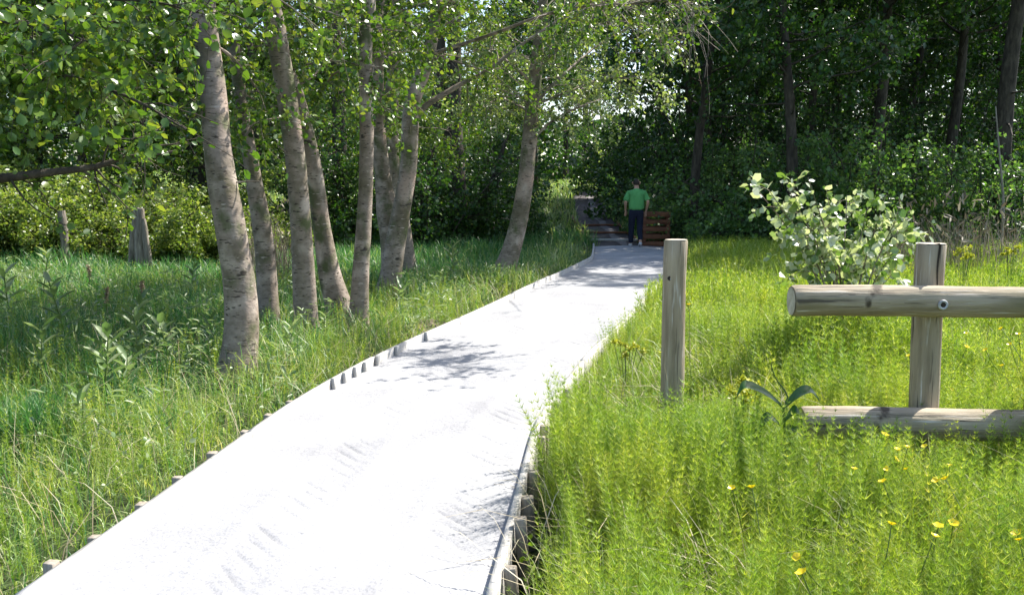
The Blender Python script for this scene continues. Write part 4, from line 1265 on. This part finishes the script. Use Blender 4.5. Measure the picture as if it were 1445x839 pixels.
def dock():
    p = at_y(1108, 615, 4.15)
    z0 = float(gz(p[0], 4.15))
    root = empty('dock_plant', (p[0], 4.15, z0))
    r = np.random.default_rng(12)
    top = at_y(1105, 572, 4.15) - np.array([p[0], 4.15, z0])
    ms = MB(); P = spline(np.array([[0, 0, -.05], [.01, 0, top[2] * .5], top]), 12)
    tube(ms, P, np.linspace(.009, .006, 12), 6)
    P2 = spline(np.array([top, top + [.02, 0, .05], top + [-.035, .02, .13], top + [-.06, .02, .2]]), 8)
    tube(ms, P2, np.linspace(.005, .002, 8), 5)
    ms.build('stem', M['dock'], root)
    leaves = [[(1104, 575), (1080, 556), (1052, 545), (1040, 560)], [(1106, 578), (1125, 558), (1143, 552), (1156, 566)], [(1108, 595), (1122, 580), (1130, 590), (1131, 612)],
              [(1100, 600), (1085, 590), (1075, 600), (1072, 620)], [(1110, 605), (1125, 610), (1138, 625), (1140, 650)], [(1104, 600), (1112, 618), (1120, 640), (1122, 660)]]
    for k, L in enumerate(leaves):
        dy = (-.0, .03, -.06, -.04, -.08, -.1)[k]
        C = spline(np.array([at_y(a, b, 4.15 + dy * q / 2) - [p[0], 4.15, z0] for q, (a, b) in enumerate(L)]), 12)
        t = np.linspace(0, 1, 12); w = .032 * np.sin(math.pi * np.clip(t * .9 + .07, 0, 1))**.8
        sd = np.stack([0 * t, np.ones(12) * .9, .45 * np.ones(12)], -1)
        V = np.concatenate([C - sd * w[:, None] + [0, 0, .012], C, C + sd * w[:, None] + [0, 0, .012]])
        i = np.arange(11)
        F = np.concatenate([np.stack([i, i + 1, 12 + i + 1, 12 + i], -1), np.stack([12 + i, 13 + i, 25 + i, 24 + i], -1)])
        mb = MB(); mb.add(V, F); mb.build('leaf', M['dock'], root)
    tag(root, 'dark arching dock leaves at the left end of the lower rail', 'plant')
dock()

def spurge(px, py, y, label, s=1.0):
    p = at_y(px, py, y); z0 = float(gz(p[0], y))
    root = empty('yellow_plant', (p[0], y, z0)); r = np.random.default_rng(int(px))
    ms, ml = MB(), MB(); H = p[2] - z0
    for k in range(9):
        t = np.array([r.normal(0, .07) * s, r.normal(0, .05) * s, H + r.uniform(-.09, .05) * s])
        tube(ms, spline(np.array([[0, 0, -.03], t * [.4, .4, .55], t]), 7), .003, 4)
        n = 30
        ml = MB(); scatter(ml, LEAF_T, LEAF_F, t + r.normal(0, .013 * s, (n, 3)), norm(rand_dirs(n, r) + [0, 0, .4]), rand_dirs(n, r) + [0, 0, 1], r.uniform(.02, .036, n) * s)
        ml.build('flower_head', M['spurge'], root)
    ms.build('stem', M['stem'], root)
    tag(root, label, 'plant', 'yellow green flowering plants in the meadow')
spurge(1052, 545, 4.9, 'yellow green flowering clump left of the dark dock leaves')
spurge(1362, 355, 10.5, 'yellow umbel plant rising right of the cracked post', 1.0)
spurge(1428, 352, 11.5, 'yellow umbel plant standing near the right edge above the rail', .9)
spurge(885, 490, 7.0, 'small yellow plant at the path side of the meadow', .8)

def buttercup_proto():
    root = empty('buttercup'); r = np.random.default_rng(3)
    mp, ms = MB(), MB()
    for k in range(5):
        a = k * 2 * math.pi / 5
        e = .55
        ax = np.array([[math.cos(a) * math.cos(e), math.sin(a) * math.cos(e), math.sin(e)]])
        nr = np.array([[-math.cos(a) * math.sin(e), -math.sin(a) * math.sin(e), math.cos(e)]])
        scatter(mp, LEAF_T * [1.25, 1, 1], LEAF_F, np.zeros((1, 3)), ax, nr, np.array([.017]))
    P = np.array([[0, 0, 0], [.004, .003, -.1], [-.004, 0, -.25], [.005, .004, -.42]])
    tube(ms, spline(P, 8), .0018, 4)
    mp.build('petals', M['petal'], root); ms.build('stem', M['stem'], root)
    return root
BC = buttercup_proto()
bc = [(1248, 614), (1267, 635), (1264, 649), (1281, 631), (1305, 630), (1279, 662), (1250, 661), (1205, 662), (1246, 680), (1340, 657), (1322, 678), (1334, 676), (1061, 688), (1033, 689),
      (1258, 740), (1324, 743), (1345, 739), (1319, 757), (1125, 786), (1132, 809), (1438, 762), (1435, 753)]
bc2 = [(1363, 471), (1364, 490), (1391, 494), (1354, 509), (1312, 539), (1344, 550), (1413, 464), (1437, 472), (1425, 486), (1414, 516), (1283, 502), (972, 430)]
for k, (px, py) in enumerate(bc + bc2):
    infront = k < len(bc)
    if infront:
        zz = .57; p = at(px, py, zz)
        if p[1] > 4.2: p = at_y(px, py, 4.2 - .02 * (k % 5))
    else:
        p = at_y(px, py, random.uniform(5.2, 6.4))
    o = BC if k == 0 else copy_tree(BC)
    o.location = tuple(p); o.rotation_euler = (random.uniform(-.7, .2), random.uniform(-.5, .5), random.uniform(0, 6.28))
    s = random.uniform(.95, 1.35); o.scale = (s, s, s)
    if infront:
        tag(o, 'small yellow buttercup in the meadow in front of the fence rails', 'flower', 'buttercups in front of the fence')
    else:
        tag(o, 'small yellow buttercup in the meadow behind the fence rails', 'flower', 'buttercups behind the fence')

# ------------------------------------------------------------------ old post, split stump, soil heap
def old_post():
    y = 18.3; t = at_y(87, 297, y); z0 = float(gz(t[0], y)); H = t[2] - z0
    z = np.linspace(-.1, H, 14); mb = MB()
    tube(mb, np.stack([.02 * np.sin(z * 3), 0 * z, z], -1), .085 * (1 + .1 * np.sin(z * 9)), 10, rough=.07, seed=2)
    o = mb.build('old_post', M['stump'], loc=(t[0], y, z0))
    tag(o, 'weathered grey old post standing in the left grass', 'post')
old_post()
def split_stump():
    y = 17.8; t = at_y(196, 291, y); z0 = float(gz(t[0], y)); H = t[2] - z0
    root = empty('split_stump', (t[0], y, z0))
    for name, P, w in (('trunk', [(0, 0, -.1), (-.02, 0, H * .45), (.03, 0, H * .97)], (.13, .11, .075)), ('splinter', [(-.26, .05, -.1), (-.17, .03, H * .5), (-.05, .0, H * 1.0)], (.075, .07, .05)), ('splinter', [(.20, -.06, -.1), (.13, -.05, H * .45), (.09, -.02, H * .82)], (.075, .065, .045))):
        mb = MB(); tube(mb, spline(np.array(P), 16), np.interp(np.linspace(0, 1, 16), [0, .5, 1], w), 10, rough=.12, seed=5)
        mb.build(name, M['stump'], root)
    tag(root, 'tall split grey tree stump in the left grass', 'stump')
split_stump()
def soil_heap():
    p = at(628, 462, -.1); r = np.random.default_rng(8)
    n = 28; u = np.linspace(-1, 1, n); X, Y = np.meshgrid(u, u)
    Z = np.clip(1 - X**2 - Y**2, 0, 1)**.7 * (.14 + r.normal(0, .018, X.shape)) - .03
    v = np.stack([X * .42, Y * .5, Z], -1).reshape(-1, 3)
    i = np.arange(n - 1)[:, None]; j = np.arange(n - 1)[None]
    mb = MB(); mb.add(v, np.stack([i * n + j, i * n + j + 1, (i + 1) * n + j + 1, (i + 1) * n + j], -1).reshape(-1, 4))
    x = float(xl(p[1])) - .5
    o = mb.build('soil_heap', M['soil'], loc=(x, p[1], -.14))
    tag(o, 'small heap of bare soil on the verge in front of the alders', 'soil heap')
soil_heap()

# ------------------------------------------------------------------ timber crate by the track
def crate():
    y = 24.3; a = at_y(906, 345, y); b = at_y(944, 300, y)
    w = b[0] - a[0]; z0 = float(gz((a[0] + b[0]) / 2, y)); H = b[2] - z0
    root = empty('timber_crate', ((a[0] + b[0]) / 2, y, z0), rz=-.08)
    d = .7
    for sx in (-1, 1):
        for sy in (-1, 1):
            mb = MB(); box(mb, (sx * (w / 2 - .05), sy * (d / 2 - .05), H / 2 - .02), (.075, .075, H + .02), bev=.005); mb.build('corner_post', M['rustwood'], root, smooth=False)
    for k in range(5):
        z = .10 + k * (H - .14) / 4
        for sy in (-1, 1):
            mb = MB(); box(mb, (0, sy * (d / 2 + .001), z), (w, .025, .125), bev=.004); mb.build('slat', M['rustwood'], root, smooth=False)
        for sx in (-1, 1):
            mb = MB(); box(mb, (sx * (w / 2 - .0), 0, z), (.025, d - .04, .125), bev=.004); mb.build('slat', M['rustwood'], root, smooth=False)
    for k in range(4):
        mb = MB(); box(mb, (0, -d / 2 + .1 + k * (d - .2) / 3, H - .0), (w + .04, .14, .025), bev=.004); mb.build('lid_board', M['rustwood'], root, smooth=False)
    tag(root, 'red brown slatted timber crate standing beside the track', 'crate')
crate()
# timbers laid along the unfinished track
for k, (xa, ya, xb, yb, lab) in enumerate([(-.72, 24.6, -.78, 33, 'long dark timber laid along the left side of the unfinished track'), (.68, 24.8, .66, 30, 'dark timber laid along the right side of the unfinished track')]):
    mb = MB(); ys = np.linspace(ya, yb, 10); xs = trk_x(ys) + np.linspace(xa, xb, 10)
    tube(mb, np.stack([xs, ys, gz(xs, ys) + .06], -1) - [xs[0], ya, 0], .055, 4)
    tag(mb.build('timber_beam', M['rustwood'], smooth=False, loc=(xs[0], ya, 0)), lab, 'timber')
for k, (y, lab) in enumerate([(25.1, 'pale cross timber nearest the end of the finished path'), (27.0, 'second cross timber lying over the unfinished track'), (29.2, 'third cross timber lying over the unfinished track')]):
    x = float(trk_x(y)); mb = MB(); box(mb, (0, 0, 0), (1.35, .14, .06), bev=.006, rz=.1 * (k - 1))
    tag(mb.build('cross_timber', M['board'] if k == 0 else M['rustwood'], smooth=False, loc=(x, y, float(gz(x, y)) + .055)), lab, 'timber', 'cross timbers on the unfinished track')

# far pale shed
def shed():
    y = 66; a = at_y(794, 232, y); b = at_y(824, 232, y); t = at_y(808, 218, y)
    w = b[0] - a[0]; cx = (a[0] + b[0]) / 2; z0 = float(gz(cx, y)); hw = a[2] - z0; hr = t[2] - z0
    root = empty('far_shed', (cx, y, z0))
    mb = MB(); d = 3.0; q = w / 2
    v = [(-q, 0, -.3), (q, 0, -.3), (q, 0, hw), (0, 0, hr), (-q, 0, hw), (-q, d, -.3), (q, d, -.3), (q, d, hw), (0, d, hr), (-q, d, hw)]
    mb.add(v, np.array([[0, 1, 2, 4], [5, 9, 7, 6], [1, 6, 7, 2], [0, 4, 9, 5]]))
    mb.parts.append((np.zeros((0, 3)), np.array([[4, 2, 3], [9, 8, 7]]), 0))
    mb.build('wall', plain('pale grey shed wall', (.42, .45, .5)), root, smooth=False)
    m2 = MB()
    for s in (-1, 1):
        n_ = norm(np.array([s * (hr - hw), 0, q]))
        P = np.array([[s * (q + .15), -.15, hw - .15 * (hr - hw) / q], [0, -.15, hr], [0, d + .15, hr], [s * (q + .15), d + .15, hw - .15 * (hr - hw) / q]])
        V = np.vstack([P + n_ * .01, P + n_ * .07])
        m2.add(V, np.array([[0, 1, 2, 3], [7, 6, 5, 4], [0, 4, 5, 1], [1, 5, 6, 2], [2, 6, 7, 3], [3, 7, 4, 0]]))
    m2.build('roof', plain('blue grey roof sheet', (.36, .41, .5), rough=.5), root, smooth=False)
    tag(root, 'small pale grey gabled shed far away beyond the track', 'shed')
shed()

# ------------------------------------------------------------------ walking person
def skin_obj(name, chains, mat, parent, sub=2, root_i=None):
    """chains: list of lists of (key, (x,y,z), (rx, ry)); same key = shared joint"""
    idx, V, Rr, E = {}, [], [], []
    for ch in chains:
        prev = None
        for key, co, rad in ch:
            if key not in idx:
                idx[key] = len(V); V.append(co); Rr.append(rad)
            if prev is not None and prev != idx[key]: E.append((prev, idx[key]))
            prev = idx[key]
    me = bpy.data.meshes.new(name); me.from_pydata(V, E, []); me.materials.append(mat)
    o = bpy.data.objects.new(name, me); COL.objects.link(o); o.parent = parent
    sk = o.modifiers.new('Skin', 'SKIN'); sk.use_smooth_shade = True
    if not me.skin_vertices:
        with bpy.context.temp_override(object=o, active_object=o):
            bpy.ops.mesh.customdata_skin_add()
    for i, rad in enumerate(Rr):
        me.skin_vertices[0].data[i].radius = rad if isinstance(rad, tuple) else (rad, rad)
        me.skin_vertices[0].data[i].use_root = (i == (root_i or 0))
    ss = o.modifiers.new('Sub', 'SUBSURF'); ss.levels = sub; ss.render_levels = sub
    return o

def person():
    p = at(897, 347, 0.01); Y = min(p[1], END_Y - .35); p = at_y(897, 347, Y)
    root = empty('person', (p[0], Y, 0.0), rz=.05); root.scale = (1.13, 1.05, 1.035)
    skin = plain('skin', (.45, .27, .19), .6); green = noise_mat('green cotton', [(.3, (.075, .27, .085)), (.7, (.12, .37, .12))], scale=9, stretch=(1, 1, .4), rough=.9, bump=1.0, bscale=7, bdist=.05); navy = noise_mat('navy denim', [(.3, (.007, .009, .02)), (.7, (.013, .017, .036))], scale=9, stretch=(1, 1, .5), rough=.9, bump=1.0, bscale=8, bdist=.05)
    hairm = plain('dark brown hair', (.035, .025, .02), .7); shoem = plain('pale grey shoe', (.45, .45, .47), .6)
    # walks away (+y): left leg stepping forward, right heel lifted
    hipL, hipR = (-.09, 0, .92), (.09, 0, .92)
    kneeL, ankL = (-.095, .09, .50), (-.10, .10, .09)
    kneeR, ankR = (.09, .03, .49), (.075, -.20, .15)
    pel, waist, chest, neck, head = (0, 0, .96), (0, .0, 1.12), (0, .01, 1.36), (0, .02, 1.51), (0, .05, 1.62)
    shL, elL, wrL = (-.185, .01, 1.43), (-.265, -.03, 1.15), (-.23, .13, .95)
    shR, elR, wrR = (.185, .01, 1.43), (.265, -.07, 1.16), (.24, .05, .93)
    def hand(s, wr):
        x, y, z = wr; out = []
        palm = (x + s * -.005, y + .025, z - .075)
        out.append([('w%d' % s, wr, .026), ('p%d' % s, palm, (.036, .02))])
        for k, (dx, L) in enumerate(((-.027, .075), (-.009, .085), (.009, .08), (.027, .062))):
            b = (palm[0] + dx * .7, palm[1] + .004, palm[2] - .022)
            m = (b[0] + dx * .2, b[1] + .012, b[2] - L * .5); t = (m[0], m[1] + .02, m[2] - L * .42)
            out.append([('p%d' % s, palm, .03), ('f%d%d' % (s, k), b, .011), ('g%d%d' % (s, k), m, .0095), ('h%d%d' % (s, k), t, .0075)])
        tb = (palm[0] - s * .028, palm[1] + .02, palm[2] + .02)
        out.append([('p%d' % s, palm, .03), ('t%d' % s, tb, .0125), ('u%d' % s, (tb[0] - s * .012, tb[1] + .02, tb[2] - .032), .0105), ('v%d' % s, (tb[0] - s * .012, tb[1] + .03, tb[2] - .056), .008)])
        return out
    ch = [[('pel', pel, (.10, .075)), ('waist', waist, (.10, .075)), ('chest', chest, (.115, .08)), ('neck', neck, .055), ('jaw', (0, .075, 1.565), (.062, .07)), ('head', (0, .075, 1.63), (.072, .086)), ('crown', (0, .07, 1.69), (.055, .065))],
          [('chest', chest, .11), ('shL', (-.17, .01, 1.37), .046), ('elL', elL, .042), ('w-1', wrL, .026)],
          [('chest', chest, .11), ('shR', (.17, .01, 1.37), .046), ('elR', elR, .042), ('w1', wrR, .026)],
          [('pel', pel, .1), ('hipL', hipL, .07), ('knL', kneeL, .058), ('anL', ankL, .04), ('toL', (-.10, .24, .035), .035)],
          [('pel', pel, .1), ('hipR', hipR, .07), ('knR', kneeR, .058), ('anR', ankR, .04), ('toR', (.08, -.10, .04), .035)]] + hand(-1, wrL) + hand(1, wrR)
    skin_obj('body', ch, skin, root)
    # ears, nose (the face looks away down the track)
    mb = MB()
    for s in (-1, 1):
        tube(mb, np.array([[s * .074, .075, 1.66], [s * .09, .068, 1.645], [s * .088, .07, 1.62], [s * .076, .078, 1.60]]), [.008, .014, .013, .008], 6)
    tube(mb, np.array([[0, .155, 1.65], [0, .178, 1.615], [0, .163, 1.60]]), [.008, .015, .01], 6)
    mb.build('ears_and_nose', skin, root)
    # t-shirt: torso tube with sleeves, open hem
    sh = [[('a', (0, 0, .92), (.205, .15)), ('b', (0, 0, 1.03), (.20, .15)), ('c', (0, 0, 1.16), (.195, .145)), ('d', (0, .01, 1.30), (.205, .145)), ('e', (0, .01, 1.385), (.15, .11)), ('f', (0, .018, 1.465), (.085, .078)), ('f2', (0, .02, 1.50), (.068, .066))],
          [('e', (0, .01, 1.385), .16), ('g', (-.18, .01, 1.375), .078), ('h', (-.24, -.012, 1.23), .074), ('h2', (-.262, -.02, 1.16), .076)],
          [('e', (0, .01, 1.385), .16), ('i', (.18, .01, 1.385), .078), ('j', (.235, -.03, 1.24), .074), ('j2', (.256, -.042, 1.17), .076)]]
    skin_obj('t_shirt', sh, green, root)
    tr = [[('a', (0, 0, 1.02), (.158, .112)), ('b', (0, 0, .93), (.165, .122)), ('l1', (-.092, .005, .83), .102), ('l2', (-.096, .09, .50), .076), ('l3', (-.10, .09, .25), .066), ('l4', (-.10, .095, .085), .064)],
          [('b', (0, 0, .93), .16), ('r1', (.092, 0, .83), .102), ('r2', (.09, .03, .49), .076), ('r3', (.083, -.10, .30), .066), ('r4', (.076, -.185, .165), .062)]]
    skin_obj('trousers', tr, navy, root)
    for s, hl, toe in ((-1, (-.10, .06, .05), (-.105, .26, .035)), (1, (.075, -.235, .115), (.08, -.07, .035))):
        mid = tuple((np.array(hl) + toe) / 2 + [0, 0, -.003])
        o = skin_obj('shoe', [[('h', hl, (.042, .05)), ('m', mid, (.046, .04)), ('t', toe, (.04, .032))]], shoem, root)
    skin_obj('hair', [[('a', (0, .02, 1.56), (.066, .05)), ('b', (0, .045, 1.64), (.083, .08)), ('c', (0, .06, 1.695), (.076, .084)), ('d', (0, .075, 1.725), (.045, .055))]], hairm, root)
    tag(root, 'person in a green T-shirt and navy trousers walking away along the path', 'person')
person()

# ------------------------------------------------------------------ light, sky, camera
w = bpy.data.worlds.new('World'); scn.world = w; w.use_nodes = True
nt = w.node_tree; nt.nodes.clear()
sky = nt.nodes.new('ShaderNodeTexSky'); sky.sky_type = 'NISHITA'; sky.sun_disc = False
sky.sun_elevation = SUN_EL; sky.sun_rotation = SUN_AZ
sky.dust_density = 1.5
bg = nt.nodes.new('ShaderNodeBackground'); bg.inputs[1].default_value = .13
ow = nt.nodes.new('ShaderNodeOutputWorld')
nt.links.new(sky.outputs[0], bg.inputs[0]); nt.links.new(bg.outputs[0], ow.inputs[0])

sl = bpy.data.lights.new('Sun', 'SUN'); sl.energy = 5.0; sl.angle = R(.53); sl.color = (1, .955, .88)
so = bpy.data.objects.new('Sun', sl); COL.objects.link(so)
so.rotation_euler = Vector(SUN).to_track_quat('Z', 'Y').to_euler()
so.location = (20, 15, 30)

cam = bpy.data.cameras.new('Camera'); cam.sensor_width = 36; cam.lens = 36 * F_PX / 1445
cam.clip_start = .05; cam.clip_end = 2000
co = bpy.data.objects.new('Camera', cam); COL.objects.link(co)
co.location = (0, 0, CAM_H); co.rotation_euler = (math.pi / 2 - PITCH, 0, 0)
scn.camera = co

vs = scn.view_settings
vs.view_transform = 'Standard'; vs.look = 'None'; vs.exposure = 1.32; vs.gamma = 1.0; vs.use_curve_mapping = False
scn.render.engine = 'CYCLES'
cy = scn.cycles
cy.max_bounces = 7; cy.diffuse_bounces = 4; cy.transmission_bounces = 4; cy.glossy_bounces = 2
cy.use_denoising = True
cy.sample_clamp_indirect = 6
